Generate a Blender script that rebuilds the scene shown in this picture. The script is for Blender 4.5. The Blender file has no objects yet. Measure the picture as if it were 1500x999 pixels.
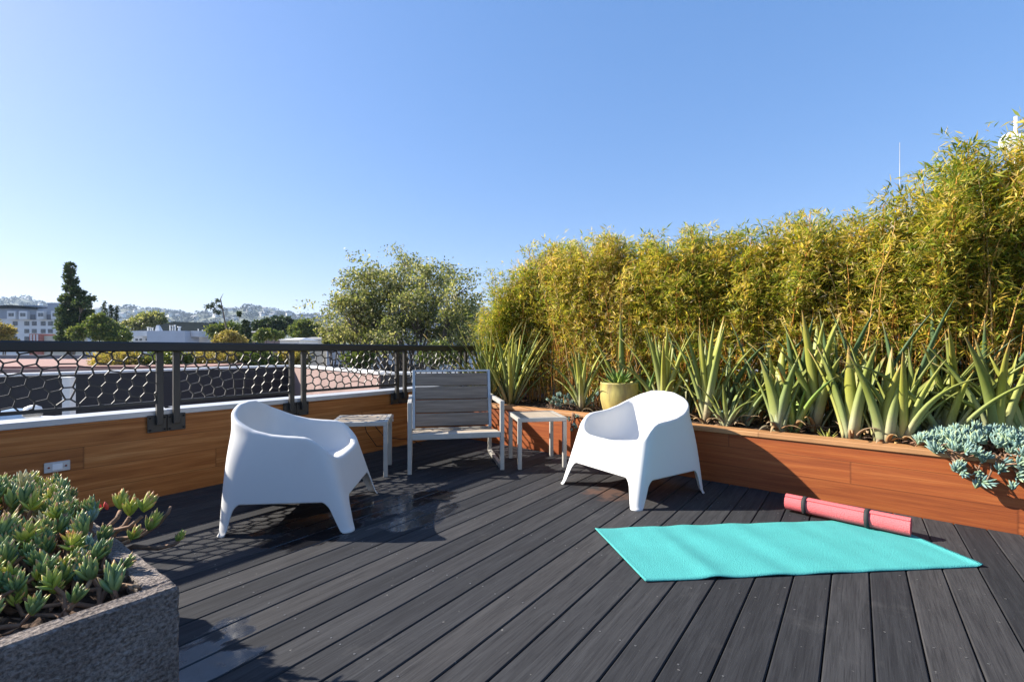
import bpy, math, random
import numpy as np
from mathutils import Vector, Matrix
R = math.radians
rng = np.random.default_rng(7); random.seed(7)
S = bpy.context.scene
COL = S.collection
H, F, YH, CX = 1.04, 690.0, 512.5, 750.0
def at(x, y, Y):            # photo pixel + distance -> world point
    return ((x-CX)*Y/F, Y, H+(YH-y)*Y/F)
def gnd(x, y, z=0.0):       # photo pixel on a horizontal surface at height z
    Y = (H-z)*F/(y-YH); return ((x-CX)*Y/F, Y, z)

# ------------------------------------------------------------ materials
class N:
    def __init__(s, name):
        s.m = bpy.data.materials.new(name); s.m.use_nodes = True
        s.t = s.m.node_tree; s.t.nodes.clear()
        s.out = s.t.nodes.new('ShaderNodeOutputMaterial')
    def n(s, typ, **kw):
        o = s.t.nodes.new('ShaderNode'+typ)
        for k, v in kw.items():
            if k.startswith('i_'):
                o.inputs[k[2:].replace('_', ' ')].default_value = v
            else: setattr(o, k, v)
        return o
    def l(s, a, b): s.t.links.new(a, b)
    def coord(s, scale=(1,1,1), kind='Object'):
        c = s.n('TexCoord'); m = s.n('Mapping'); m.inputs['Scale'].default_value = scale
        s.l(c.outputs[kind], m.inputs['Vector']); return m.outputs[0]
    def noise(s, vec, scale, detail=4, rough=.55, dist=0):
        o = s.n('TexNoise'); o.inputs['Scale'].default_value = scale; o.inputs['Detail'].default_value = detail
        o.inputs['Roughness'].default_value = rough; o.inputs['Distortion'].default_value = dist
        if vec is not None: s.l(vec, o.inputs['Vector'])
        return o.outputs['Fac']
    def ramp(s, fac, stops):
        r = s.n('ValToRGB'); e = r.color_ramp.elements
        while len(e) < len(stops): e.new(.5)
        for k, (p, c) in enumerate(stops):
            e[k].position = p; e[k].color = (c[0], c[1], c[2], 1) if not isinstance(c, (int, float)) else (c, c, c, 1)
        s.l(fac, r.inputs[0]); return r.outputs[0]
    def mix(s, fac, a, b, mode='MIX'):
        o = s.n('Mix', data_type='RGBA', blend_type=mode)
        for v, i in ((fac, 0), (a, 6), (b, 7)):
            if isinstance(v, (int, float)): o.inputs[i].default_value = v if i==0 else (v,v,v,1)
            elif isinstance(v, tuple): o.inputs[i].default_value = (v[0], v[1], v[2], 1)
            else: s.l(v, o.inputs[i])
        return o.outputs[2]
    def math(s, op, a, b=0.0, clamp=False):
        o = s.n('Math', operation=op, use_clamp=clamp)
        for k, v in enumerate((a, b)):
            if isinstance(v, (int, float)): o.inputs[k].default_value = v
            else: s.l(v, o.inputs[k])
        return o.outputs[0]
    def bsdf(s, color, rough=.6, metal=0, spec=.5, bump=None, bstr=.3, bdist=.01, transl=None, tcol=None, sss=0):
        p = s.n('BsdfPrincipled'); p.inputs['Metallic'].default_value = metal
        (s.l(spec, p.inputs['Specular IOR Level']) if not isinstance(spec,(int,float)) else setattr(p.inputs['Specular IOR Level'],'default_value',spec))
        if isinstance(color, tuple): p.inputs['Base Color'].default_value = (color[0], color[1], color[2], 1)
        else: s.l(color, p.inputs['Base Color'])
        if isinstance(rough, (int, float)): p.inputs['Roughness'].default_value = rough
        else: s.l(rough, p.inputs['Roughness'])
        if sss: p.inputs['Subsurface Weight'].default_value = sss; p.inputs['Subsurface Radius'].default_value = (.01,.02,.01)
        if bump is not None:
            b = s.n('Bump'); b.inputs['Strength'].default_value = bstr; b.inputs['Distance'].default_value = bdist
            s.l(bump, b.inputs['Height']); s.l(b.outputs[0], p.inputs['Normal'])
        if transl:
            t = s.n('BsdfTranslucent'); mx = s.n('MixShader'); mx.inputs[0].default_value = transl
            c = tcol if tcol is not None else color
            if isinstance(c, tuple): t.inputs[0].default_value = (c[0], c[1], c[2], 1)
            else: s.l(c, t.inputs[0])
            s.l(p.outputs[0], mx.inputs[1]); s.l(t.outputs[0], mx.inputs[2]); s.l(mx.outputs[0], s.out.inputs[0])
        else: s.l(p.outputs[0], s.out.inputs[0])
        return s.m

def simple(name, col, rough=.6, metal=0, var=.15, nscale=3, bump=0, bscale=60, spec=.5):
    n = N(name); v = n.coord()
    f = n.noise(v, nscale, 5)
    c = n.mix(n.ramp(f, [(.3, 0.0), (.7, 1.0)]), tuple(x*(1-var) for x in col), tuple(min(1, x*(1+var)) for x in col))
    return n.bsdf(c, rough, metal, spec, bump=n.noise(v, bscale, 3) if bump else None, bstr=bump, bdist=.005)

def wood(name, dark, mid, light, pitch, rough=.55, axis=0, streak=1.0, grey=None):
    """horizontal boards: grain runs along local x, boards stacked in z (axis=0)"""
    n = N(name); tc = n.n('TexCoord'); sx = n.n('SeparateXYZ'); n.l(tc.outputs['Object'], sx.inputs[0])
    across = sx.outputs[2] if axis == 0 else sx.outputs[1]
    along = sx.outputs[0]
    bid = n.math('FLOOR', n.math('DIVIDE', across, pitch))
    seg = n.math('FLOOR', n.math('DIVIDE', n.math('ADD', n.math('ADD', along, .95), n.math('MULTIPLY', bid, .77)), 2.1))
    wn = n.n('TexWhiteNoise', noise_dimensions='2D'); cb = n.n('CombineXYZ'); n.l(bid, cb.inputs[0]); n.l(seg, cb.inputs[1]); n.l(cb.outputs[0], wn.inputs['Vector'])
    off = n.math('MULTIPLY', wn.outputs[0], 7.0)
    c2 = n.n('CombineXYZ'); n.l(n.math('ADD', n.math('MULTIPLY', along, 1.1), off), c2.inputs[0]); n.l(n.math('MULTIPLY', across, 22.0), c2.inputs[1]); n.l(off, c2.inputs[2])
    g = n.noise(c2.outputs[0], 1.3, 7, .62, .6)
    c3 = n.n('CombineXYZ'); n.l(n.math('MULTIPLY', along, 3.0), c3.inputs[0]); n.l(n.math('MULTIPLY', across, 160.0), c3.inputs[1]); n.l(off, c3.inputs[2])
    g2 = n.noise(c3.outputs[0], 1.0, 5, .6)
    blot = n.noise(tc.outputs['Object'], 2.2, 5)
    base = n.ramp(g, [(.28, dark), (.5, mid), (.72, light)])
    base = n.mix(n.math('MULTIPLY', n.ramp(g2, [(.35, 1.0), (.6, 0.0)]), .35*streak), base, tuple(x*.55 for x in dark))
    tint = n.ramp(wn.outputs[0], [(0, (.78, .74, .72)), (.5, (1, 1, 1)), (1, (1.0, .93, .84))])
    base = n.mix(1.0, base, tint, 'MULTIPLY')
    base = n.mix(n.math('MULTIPLY', n.ramp(blot, [(.45, 0.0), (.75, 1.0)]), .35), base, tuple(x*.7 for x in mid))
    js_ = n.math('ABSOLUTE', n.math('SUBTRACT', n.math('FRACT', n.math('DIVIDE', n.math('ADD', n.math('ADD', along, .95), n.math('MULTIPLY', bid, .77)), 2.1)), .5))
    base = n.mix(n.ramp(js_, [(.4985,0.0),(.4992,.45)]), base, tuple(x*.2 for x in dark))
    fr_ = n.math('ABSOLUTE', n.math('SUBTRACT', n.math('FRACT', n.math('DIVIDE', across, pitch)), .5))
    gr_ = n.ramp(fr_, [(.484,0.0),(.495,.75)])
    base = n.mix(gr_, base, tuple(x*.25 for x in dark))
    kn = n.n('TexVoronoi'); n.l(c2.outputs[0], kn.inputs['Vector']); kn.inputs['Scale'].default_value = .8
    base = n.mix(n.ramp(kn.outputs['Distance'], [(.03, .55), (.09, 0.0)]), base, tuple(x*.35 for x in dark))
    return n.bsdf(base, n.ramp(g, [(.3, rough+.12), (.7, rough-.08)]), 0, .35, bump=n.math('ADD', g, n.math('MULTIPLY', g2, .6)), bstr=.35, bdist=.003)

M = {}
M['cedar_wall'] = wood('cedar cladding', (.27,.088,.018), (.45,.165,.040), (.60,.27,.085), .14)
M['cedar_red'] = wood('red cedar planter', (.21,.048,.012), (.30,.080,.020), (.40,.13,.038), .145)
M['cedar_cap'] = wood('cedar cap board', (.36,.17,.07), (.46,.235,.10), (.54,.30,.14), .5, axis=1)
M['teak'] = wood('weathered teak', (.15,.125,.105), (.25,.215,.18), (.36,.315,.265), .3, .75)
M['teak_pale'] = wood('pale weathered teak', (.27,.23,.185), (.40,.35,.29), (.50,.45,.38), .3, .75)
M['frame'] = simple('grey beige metal', (.42,.40,.36), .5, .25, .12, 6, .08, 200)
M['bronze'] = simple('bronze railing', (.034,.030,.025), .5, 0, .12, 5, .06, 150)
M['black_rail'] = simple('dark cap rail', (.014,.014,.015), .45, 0, .12, 5, .04, 150)
M['bolt'] = simple('black bolt', (.015,.015,.015), .4, .5)
M['coping'] = simple('galvanised coping', (.47,.48,.49), .45, .3, .12, 4, .1, 40)
M['white_wall'] = simple('white wall', (.72,.71,.68), .8, 0, .06, 1)
M['shell'] = (lambda n: n.bsdf(n.mix(n.ramp(n.noise(n.coord(), 3, 4), [(.55,0.0),(.8,1.0)]), (.61,.605,.59), (.57,.56,.545)), .5, 0, .3, bump=n.noise(n.coord(), 500, 2), bstr=.12, bdist=.001))(N('white plastic'))
M['soil'] = (lambda n: n.bsdf(n.ramp(n.noise(n.coord(), 38, 6), [(.35,(.012,.008,.006)),(.55,(.07,.042,.028)),(.75,(.22,.15,.11))]), .95, 0, .2, bump=n.noise(n.coord(), 30, 6), bstr=1, bdist=.03))(N('soil'))
def _conc():
    n = N('rough cast stone'); v = n.coord()
    sp = n.n('TexVoronoi'); sp.inputs['Scale'].default_value = 95; n.l(v, sp.inputs['Vector'])
    big = n.noise(v, 6, 6, .65); fine = n.noise(v, 120, 5, .7)
    c = n.ramp(big, [(.3,(.20,.165,.145)),(.55,(.31,.265,.235)),(.75,(.41,.355,.31))])
    c = n.mix(n.ramp(fine, [(.38,.75),(.55,0.0)]), c, (.06,.05,.045))
    c = n.mix(n.ramp(fine, [(.58,0.0),(.72,.6)]), c, (.50,.47,.44))
    return n.bsdf(c, .93, 0, .2, bump=n.math('ADD', fine, n.math('MULTIPLY', sp.outputs['Distance'], .7)), bstr=1.0, bdist=.012)
M['concrete'] = _conc()
def _mat(name, col, tex=180):
    n = N(name); tc = n.n('TexCoord')
    g = n.noise(tc.outputs['Object'], tex, 2); b = n.noise(tc.outputs['Object'], 5, 4)
    c = n.mix(n.ramp(b, [(.35,0.0),(.7,1.0)]), tuple(x*.9 for x in col), tuple(min(1,x*1.07) for x in col))
    c = n.mix(n.ramp(g, [(.4,.3),(.6,0.0)]), c, tuple(x*.75 for x in col))
    v2=n.n('TexVoronoi'); v2.inputs['Scale'].default_value=210; n.l(tc.outputs['Object'],v2.inputs['Vector'])
    c = n.mix(n.ramp(v2.outputs['Distance'], [(.15,.0),(.6,.55)]), c, tuple(x*.62 for x in col))
    return n.bsdf(c, .85, 0, .25, bump=v2.outputs['Distance'], bstr=.9, bdist=.0025)
M['teal'] = _mat('turquoise foam', (.075,.40,.385))
M['pink'] = _mat('coral pink foam', (.80,.16,.17))
M['elastic'] = simple('black elastic', (.02,.02,.022), .8)
def _deck():
    n = N('charcoal stained boards'); tc = n.n('TexCoord'); sx = n.n('SeparateXYZ'); n.l(tc.outputs['Object'], sx.inputs[0])
    bid = n.math('FLOOR', n.math('DIVIDE', n.math('ADD', sx.outputs[0], .093), .1405))
    wn = n.n('TexWhiteNoise', noise_dimensions='1D'); n.l(bid, wn.inputs['W'])
    off = n.math('MULTIPLY', wn.outputs[0], 9.0)
    c2 = n.n('CombineXYZ'); n.l(n.math('MULTIPLY', sx.outputs[0], 26.0), c2.inputs[0]); n.l(n.math('ADD', n.math('MULTIPLY', sx.outputs[1], 1.6), off), c2.inputs[1]); n.l(off, c2.inputs[2])
    g = n.noise(c2.outputs[0], 1.4, 8, .65, .8)
    c3 = n.n('CombineXYZ'); n.l(n.math('MULTIPLY', sx.outputs[0], 150.0), c3.inputs[0]); n.l(n.math('ADD', n.math('MULTIPLY', sx.outputs[1], 5.0), off), c3.inputs[1])
    g2 = n.noise(c3.outputs[0], 1.0, 5, .6)
    c = n.ramp(g, [(.28,(.024,.024,.026)),(.5,(.037,.037,.039)),(.75,(.053,.053,.055))])
    c = n.mix(1.0, c, n.ramp(wn.outputs[0], [(0,(.62,.64,.68)),(.5,(.95,.96,.98)),(1,(1.22,1.18,1.14))]), 'MULTIPLY')
    c = n.mix(n.ramp(g2, [(.36,.5),(.5,0.0)]), c, (.012,.012,.014))
    dust = n.noise(tc.outputs['Object'], 3.2, 7, .7)
    c = n.mix(n.ramp(dust, [(.58,0.0),(.80,.25)]), c, (.13,.125,.12))
    spk = n.noise(tc.outputs['Object'], 42, 3, .6)
    c = n.mix(n.ramp(spk, [(.70,0.0),(.76,.5)]), c, (.28,.27,.25))
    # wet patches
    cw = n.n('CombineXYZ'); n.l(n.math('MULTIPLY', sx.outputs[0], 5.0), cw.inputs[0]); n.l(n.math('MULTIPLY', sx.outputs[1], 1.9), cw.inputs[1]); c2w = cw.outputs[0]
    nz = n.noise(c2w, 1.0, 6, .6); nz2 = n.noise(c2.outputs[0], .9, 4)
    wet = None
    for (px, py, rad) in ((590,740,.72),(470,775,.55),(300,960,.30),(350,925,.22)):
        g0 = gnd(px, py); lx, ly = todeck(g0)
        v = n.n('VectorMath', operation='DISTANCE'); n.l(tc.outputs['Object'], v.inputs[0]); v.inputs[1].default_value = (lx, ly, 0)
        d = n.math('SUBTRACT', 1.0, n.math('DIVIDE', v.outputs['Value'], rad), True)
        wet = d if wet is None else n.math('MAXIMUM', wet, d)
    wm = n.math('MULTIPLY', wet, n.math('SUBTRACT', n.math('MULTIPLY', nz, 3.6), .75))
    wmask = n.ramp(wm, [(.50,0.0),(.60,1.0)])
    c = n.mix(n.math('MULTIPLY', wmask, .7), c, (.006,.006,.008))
    # reddish dirt beside the right armchair
    gx, gy = todeck(gnd(890, 722)); v = n.n('VectorMath', operation='DISTANCE'); n.l(tc.outputs['Object'], v.inputs[0]); v.inputs[1].default_value = (gx, gy, 0)
    d = n.math('MULTIPLY', n.math('SUBTRACT', 1.0, n.math('DIVIDE', v.outputs['Value'], .38), True), n.math('MULTIPLY', n.noise(tc.outputs['Object'], 11, 5), 2.0))
    c = n.mix(n.ramp(d, [(.5,0.0),(.8,.45)]), c, (.17,.09,.06))
    r0 = n.ramp(g, [(.3,.78),(.7,.66)])
    wr = n.ramp(n.noise(tc.outputs['Object'], 14, 4), [(.4,.05),(.65,.30)])
    rr = n.mix(wmask, r0, wr)
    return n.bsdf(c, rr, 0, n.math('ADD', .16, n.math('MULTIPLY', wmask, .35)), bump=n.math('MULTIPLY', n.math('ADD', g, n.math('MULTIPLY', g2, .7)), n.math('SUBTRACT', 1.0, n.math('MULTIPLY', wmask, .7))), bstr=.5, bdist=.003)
ANG_U = math.atan2(690, 505)            # direction of the boards and of the parapet
U = np.array([math.cos(ANG_U), math.sin(ANG_U)]); NN = np.array([U[1], -U[0]])
def todeck(p): return (p[0]*NN[0]+p[1]*NN[1], p[0]*U[0]+p[1]*U[1])
M['deck'] = _deck()
M['screw'] = simple('screw head', (.11,.11,.112), .5, .3)
M['dark'] = simple('dark void', (.01,.01,.01), .9)

def leafmat(name, stops, transl=.35, rough=.5, tmul=1.5, attr=None, spec=.35, big=.0):
    n = N(name); gi = n.n('NewGeometry')
    f = gi.outputs['Random Per Island']
    c = n.ramp(f, stops)
    if big:
        nz = n.noise(n.coord(), big, 3)
        c = n.mix(1.0, c, n.ramp(nz, [(.35,(.72,.78,.8)),(.65,(1.15,1.08,.95))]), 'MULTIPLY')
    t = n.mix(1.0, c, (tmul, tmul*1.05, tmul*.6), 'MULTIPLY')
    return n.bsdf(c, rough, 0, spec, transl=transl, tcol=t)
def leafmat_b(name, stops, transl, rough, tmul):
    n = N(name); gi = n.n('NewGeometry'); oi = n.n('ObjectInfo')
    f = n.math('ADD', gi.outputs['Random Per Island'], n.math('MULTIPLY', n.math('SUBTRACT', oi.outputs['Random'], .5), .45), True)
    c = n.ramp(f, stops); nz = n.noise(n.coord(), 3.5, 3)
    c = n.mix(1.0, c, n.ramp(nz, [(.35,(.80,.92,.85)),(.65,(1.2,1.05,.85))]), 'MULTIPLY')
    t = n.mix(1.0, c, (tmul, tmul, tmul*.55), 'MULTIPLY')
    return n.bsdf(c, rough, 0, .35, transl=transl, tcol=t)
M['bamboo_leaf'] = leafmat_b('bamboo leaf', [(0,(.11,.17,.025)),(.28,(.25,.29,.045)),(.55,(.44,.39,.07)),(.78,(.62,.48,.12)),(.9,(.68,.53,.24)),(1,(.62,.50,.36))], .45, .45, 1.35)
M['culm'] = leafmat('bamboo culm', [(0,(.34,.14,.03)),(.5,(.58,.25,.045)),(.8,(.50,.30,.08)),(1,(.28,.20,.10))], 0, .5)
M['olive_leaf'] = leafmat('olive green leaf', [(0,(.06,.08,.025)),(.4,(.15,.17,.055)),(.75,(.32,.30,.12)),(1,(.48,.42,.22))], .42, .5, 1.4)
M['dark_leaf'] = leafmat('dark green leaf', [(0,(.018,.032,.016)),(.5,(.04,.065,.025)),(1,(.10,.13,.045))], .22, .55, 1.3)
M['ivy_leaf'] = leafmat('ivy leaf', [(0,(.025,.05,.018)),(.5,(.06,.095,.03)),(1,(.15,.17,.06))], .25, .5, 1.3)
M['yellow_leaf'] = leafmat('yellow leaf', [(0,(.16,.15,.04)),(.5,(.33,.26,.07)),(1,(.50,.36,.14))], .35, .5, 1.3)
M['green_leaf'] = leafmat('fresh green leaf', [(0,(.05,.085,.02)),(.5,(.12,.16,.04)),(1,(.26,.26,.07))], .3, .5, 1.3)
M['hill_leaf'] = leafmat('hill tree leaf', [(0,(.012,.022,.012)),(1,(.045,.06,.03))], 0, .95, spec=.05)
M['bark'] = simple('grey bark', (.13,.105,.085), .9, 0, .35, 12, .6, 40)
M['stem'] = simple('woody succulent stem', (.20,.115,.07), .85, 0, .45, 30, .5, 120)
def alongmat(name, stops, var=.25, rough=.5, transl=.12, spec=.4, sss=0, stripe=0):
    n = N(name); a = n.n('Attribute', attribute_name='along', attribute_type='GEOMETRY')
    gi = n.n('NewGeometry'); f = n.math('ADD', a.outputs['Fac'], n.math('MULTIPLY', n.math('SUBTRACT', gi.outputs['Random Per Island'], .5), var))
    nz = n.noise(n.coord(), 9, 5)
    f = n.math('ADD', f, n.math('MULTIPLY', n.math('SUBTRACT', nz, .5), .25))
    c = n.ramp(f, stops)
    r2 = n.n('TexWhiteNoise', noise_dimensions='1D'); n.l(gi.outputs['Random Per Island'], r2.inputs['W'])
    c = n.mix(1.0, c, n.ramp(r2.outputs[0], [(0,(.50,.62,.66)),(.5,(1,1,1)),(1,(1.3,1.15,.75))]), 'MULTIPLY')
    fine = n.noise(n.coord(), 60, 4)
    c = n.mix(n.ramp(fine, [(.6,0.0),(.75,.3)]), c, (.16,.12,.06))
    return n.bsdf(c, rough, 0, spec, bump=fine, bstr=.15, bdist=.003, transl=transl)
M['aloe'] = alongmat('aloe leaf', [(0,(.34,.27,.16)),(.12,(.46,.43,.24)),(.35,(.33,.36,.12)),(.65,(.26,.29,.055)),(.93,(.27,.27,.07)),(1,(.34,.24,.09))])
M['yucca'] = alongmat('strap leaf', [(0,(.40,.36,.20)),(.3,(.33,.36,.11)),(.8,(.34,.37,.08)),(1,(.46,.33,.10))], transl=.25)
M['dry_leaf'] = alongmat('dry brown leaf', [(0,(.22,.13,.08)),(.5,(.30,.20,.12)),(1,(.38,.28,.18))], rough=.9, spec=.1)
M['aloe_dark'] = alongmat('dark aloe leaf', [(0,(.20,.20,.10)),(.3,(.13,.18,.07)),(.9,(.10,.16,.06)),(1,(.24,.20,.08))])
M['agave'] = alongmat('agave leaf', [(0,(.55,.55,.18)),(.4,(.30,.40,.08)),(.8,(.14,.24,.06)),(1,(.35,.18,.05))], transl=.2)
M['senecio'] = alongmat('blue chalk leaf', [(0,(.13,.20,.10)),(.35,(.16,.25,.20)),(.8,(.22,.34,.33)),(1,(.32,.42,.30))], .3, .6, .1)
M['succ'] = alongmat('green succulent leaf', [(0,(.17,.22,.07)),(.35,(.13,.21,.09)),(.75,(.18,.28,.12)),(.93,(.42,.46,.13)),(1,(.45,.28,.14))], .35, .42, .15)
M['succ_yellow'] = alongmat('yellow succulent leaf', [(0,(.30,.38,.06)),(.5,(.36,.45,.09)),(.85,(.52,.52,.14)),(1,(.70,.36,.18))], .3, .42, .2)
M['succ_pale'] = alongmat('pale fuzzy succulent leaf', [(0,(.30,.30,.17)),(.5,(.38,.40,.25)),(1,(.55,.50,.34))], .3, .7, .12)
M['red_bud'] = simple('red bud', (.62,.06,.05), .5)
M['pot'] = (lambda n: n.bsdf(n.mix(n.ramp(n.noise(n.coord((6,6,1.2)), 2.2, 6, .65), [(.42,0.0),(.68,1.0)]), (.45,.38,.11), (.22,.17,.07)), .6, 0, .4, bump=n.noise(n.coord(),30,5), bstr=.3, bdist=.005))(N('cream glazed pot'))

# ------------------------------------------------------------ mesh builder
class MB:
    def __init__(s): s.v=[]; s.f=[]; s.mi=[]; s.a=[]; s.n=0; s.sm=[]
    def add(s, vs, fs, mi=0, along=None, smooth=True):
        k = s.n
        s.v.extend([tuple(map(float, p)) for p in vs]); s.n += len(vs)
        s.f.extend([tuple(i+k for i in f) for f in fs]); s.mi.extend([mi]*len(fs)); s.sm.extend([smooth]*len(fs))
        s.a.extend(along if along is not None else [0.5]*len(vs))
    def box(s, lo, hi, mi=0, bev=0.0, M4=None, smooth=False):
        (x0,y0,z0),(x1,y1,z1) = lo, hi
        if bev <= 0:
            vs = [(x0,y0,z0),(x1,y0,z0),(x1,y1,z0),(x0,y1,z0),(x0,y0,z1),(x1,y0,z1),(x1,y1,z1),(x0,y1,z1)]
            fs = [(0,3,2,1),(4,5,6,7),(0,1,5,4),(1,2,6,5),(2,3,7,6),(3,0,4,7)]
        else:
            b = min(bev, (x1-x0)*.45, (y1-y0)*.45, (z1-z0)*.45); vs=[]; idx={}
            for ix in (0,1):
                for iy in (0,1):
                    for iz in (0,1):
                        X=(x0,x1)[ix]; Y=(y0,y1)[iy]; Z=(z0,z1)[iz]; sx=1-2*ix; sy=1-2*iy; sz=1-2*iz
                        idx[(ix,iy,iz,0)]=len(vs); vs.append((X, Y+sy*b, Z+sz*b))
                        idx[(ix,iy,iz,1)]=len(vs); vs.append((X+sx*b, Y, Z+sz*b))
                        idx[(ix,iy,iz,2)]=len(vs); vs.append((X+sx*b, Y+sy*b, Z))
            g=lambda a,b_,c,d: idx[(a,b_,c,d)]
            fs=[]
            fs.append((g(0,0,0,0),g(0,0,1,0),g(0,1,1,0),g(0,1,0,0))); fs.append((g(1,0,0,0),g(1,1,0,0),g(1,1,1,0),g(1,0,1,0)))
            fs.append((g(0,0,0,1),g(1,0,0,1),g(1,0,1,1),g(0,0,1,1))); fs.append((g(0,1,0,1),g(0,1,1,1),g(1,1,1,1),g(1,1,0,1)))
            fs.append((g(0,0,0,2),g(0,1,0,2),g(1,1,0,2),g(1,0,0,2))); fs.append((g(0,0,1,2),g(1,0,1,2),g(1,1,1,2),g(0,1,1,2)))
            for a in (0,1):
                for b_ in (0,1):
                    fs.append((g(a,b_,0,0),g(a,b_,1,0),g(a,b_,1,1),g(a,b_,0,1)))
                    fs.append((g(a,0,b_,0),g(a,1,b_,0),g(a,1,b_,2),g(a,0,b_,2)))
                    fs.append((g(0,a,b_,1),g(1,a,b_,1),g(1,a,b_,2),g(0,a,b_,2)))
            for a in (0,1):
                for b_ in (0,1):
                    for c in (0,1): fs.append((g(a,b_,c,0),g(a,b_,c,1),g(a,b_,c,2)))
        if M4 is not None: vs = [tuple(M4 @ Vector(p)) for p in vs]
        s.add(vs, fs, mi, smooth=smooth)
    def bar(s, a, b, w, h, mi=0, up=(0,0,1), bev=.002):
        a=Vector(a); b=Vector(b); d=b-a; L=d.length
        if L < 1e-6: return
        x=d.normalized(); z=Vector(up)-x*Vector(up).dot(x)
        if z.length<1e-4: z=Vector((0,1,0))-x*x.y
        z.normalize(); y=z.cross(x)
        m=Matrix(((x.x,y.x,z.x,a.x),(x.y,y.y,z.y,a.y),(x.z,y.z,z.z,a.z),(0,0,0,1)))
        s.box((0,-w/2,-h/2),(L,w/2,h/2), mi, bev, m)
    def tube(s, pts, r, seg=8, mi=0, caps=True, along=None):
        pts=[Vector(p) for p in pts]; n=len(pts)
        rs = r if isinstance(r,(list,tuple)) else [r]*n
        vs=[]; al=[]; pn=None
        for i,p in enumerate(pts):
            t=(pts[min(i+1,n-1)]-pts[max(i-1,0)]).normalized()
            if pn is None: pn = t.orthogonal().normalized()
            else:
                pn = pn - t*pn.dot(t)
                pn = pn.normalized() if pn.length>1e-6 else t.orthogonal().normalized()
            bn=t.cross(pn)
            for k in range(seg):
                an=2*math.pi*k/seg; vs.append(p+(pn*math.cos(an)+bn*math.sin(an))*rs[i]); al.append(i/(n-1) if along is None else along)
        fs=[(i*seg+k, i*seg+(k+1)%seg, (i+1)*seg+(k+1)%seg, (i+1)*seg+k) for i in range(n-1) for k in range(seg)]
        if caps: fs += [tuple(range(seg-1,-1,-1)), tuple((n-1)*seg+k for k in range(seg))]
        s.add(vs, fs, mi, al)
    def lathe(s, prof, seg=32, c=(0,0,0), mi=0):
        vs=[(c[0]+r*math.cos(2*math.pi*k/seg), c[1]+r*math.sin(2*math.pi*k/seg), c[2]+z) for r,z in prof for k in range(seg)]
        fs=[(i*seg+k, i*seg+(k+1)%seg, (i+1)*seg+(k+1)%seg, (i+1)*seg+k) for i in range(len(prof)-1) for k in range(seg)]
        s.add(vs, fs, mi)
    def prism(s, poly, z0, z1, mi=0):
        n=len(poly); vs=[(x,y,z0) for x,y in poly]+[(x,y,z1) for x,y in poly]
        fs=[tuple(range(n-1,-1,-1)), tuple(range(n,2*n))]+[(i,(i+1)%n,n+(i+1)%n,n+i) for i in range(n)]
        s.add(vs, fs, mi, smooth=False)
    def build(s, name, mats, parent=None, loc=None, rz=0.0):
        me=bpy.data.meshes.new(name); me.from_pydata(s.v, [], s.f)
        if not isinstance(mats,(list,tuple)): mats=[mats]
        for m in mats: me.materials.append(m)
        me.polygons.foreach_set('material_index', s.mi); me.polygons.foreach_set('use_smooth', s.sm)
        at_=me.attributes.new('along','FLOAT','POINT'); at_.data.foreach_set('value', s.a)
        me.update()
        o=bpy.data.objects.new(name, me); COL.objects.link(o)
        if parent is not None: o.parent=parent
        if loc is not None: o.location=loc
        o.rotation_euler.z=rz
        return o
def tag(o, label=None, cat=None, group=None, kind=None):
    if label: o['label']=label
    if cat: o['category']=cat
    if group: o['group']=group
    if kind: o['kind']=kind
    return o
def empty(name, loc=(0,0,0), rz=0.0):
    o=bpy.data.objects.new(name, None); COL.objects.link(o); o.location=loc; o.rotation_euler.z=rz; o.empty_display_size=.1; return o
def copy_tree(o, parent=None):
    c=o.copy(); COL.objects.link(c)
    if parent is not None: c.parent=parent
    for ch in [x for x in bpy.data.objects if x.parent is o]: copy_tree(ch, c)
    return c

# numpy leaf clouds --------------------------------------------------------
def leaf_quads(P, D, L, W, up=None):
    """diamond leaves at P pointing along D, length L, width W"""
    n=len(P); D=D/np.linalg.norm(D,axis=1,keepdims=True)
    r=rng.normal(size=(n,3)) if up is None else up+rng.normal(size=(n,3))*.45
    s_=np.cross(D,r); s_/=np.linalg.norm(s_,axis=1,keepdims=True)+1e-9
    nn=np.cross(s_,D)
    L=np.broadcast_to(L,(n,))[:,None]; W=np.broadcast_to(W,(n,))[:,None]
    mid=P+D*L*.42+nn*L*.04
    v=np.stack([P, mid-s_*W*.5, P+D*L, mid+s_*W*.5],1)
    return v.reshape(-1,3)
def cloud_obj(name, verts, mat, parent=None, loc=None, rz=0):
    n=len(verts)//4; me=bpy.data.meshes.new(name)
    me.vertices.add(len(verts)); me.vertices.foreach_set('co', verts.astype(np.float32).ravel())
    me.loops.add(n*4); me.loops.foreach_set('vertex_index', np.arange(n*4,dtype=np.int32))
    me.polygons.add(n); me.polygons.foreach_set('loop_start', np.arange(0,n*4,4,dtype=np.int32)); me.polygons.foreach_set('loop_total', np.full(n,4,dtype=np.int32))
    me.materials.append(mat); me.update(calc_edges=True); me.validate()
    o=bpy.data.objects.new(name, me); COL.objects.link(o)
    if parent is not None: o.parent=parent
    if loc is not None: o.location=loc
    o.rotation_euler.z=rz
    return o

# ============================================================ TERRACE
W0 = (-2.511, 3.330)                      # foot of the parapet, deck side
QD = R(-40.5); Q0 = (0.365+.025*.6494, 4.746+.025*.7604)
QX = np.array([math.cos(QD), math.sin(QD)]); QY = np.array([-QX[1], QX[0]])
def wl(s, y=0.0, z=0.0): return (W0[0]+U[0]*s-NN[0]*y, W0[1]+U[1]*s-NN[1]*y, z)       # parapet frame
def pl(t, y=0.0, z=0.0): return (Q0[0]+QX[0]*t+QY[0]*y, Q0[1]+QX[1]*t+QY[1]*y, z)     # planter frame

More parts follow.
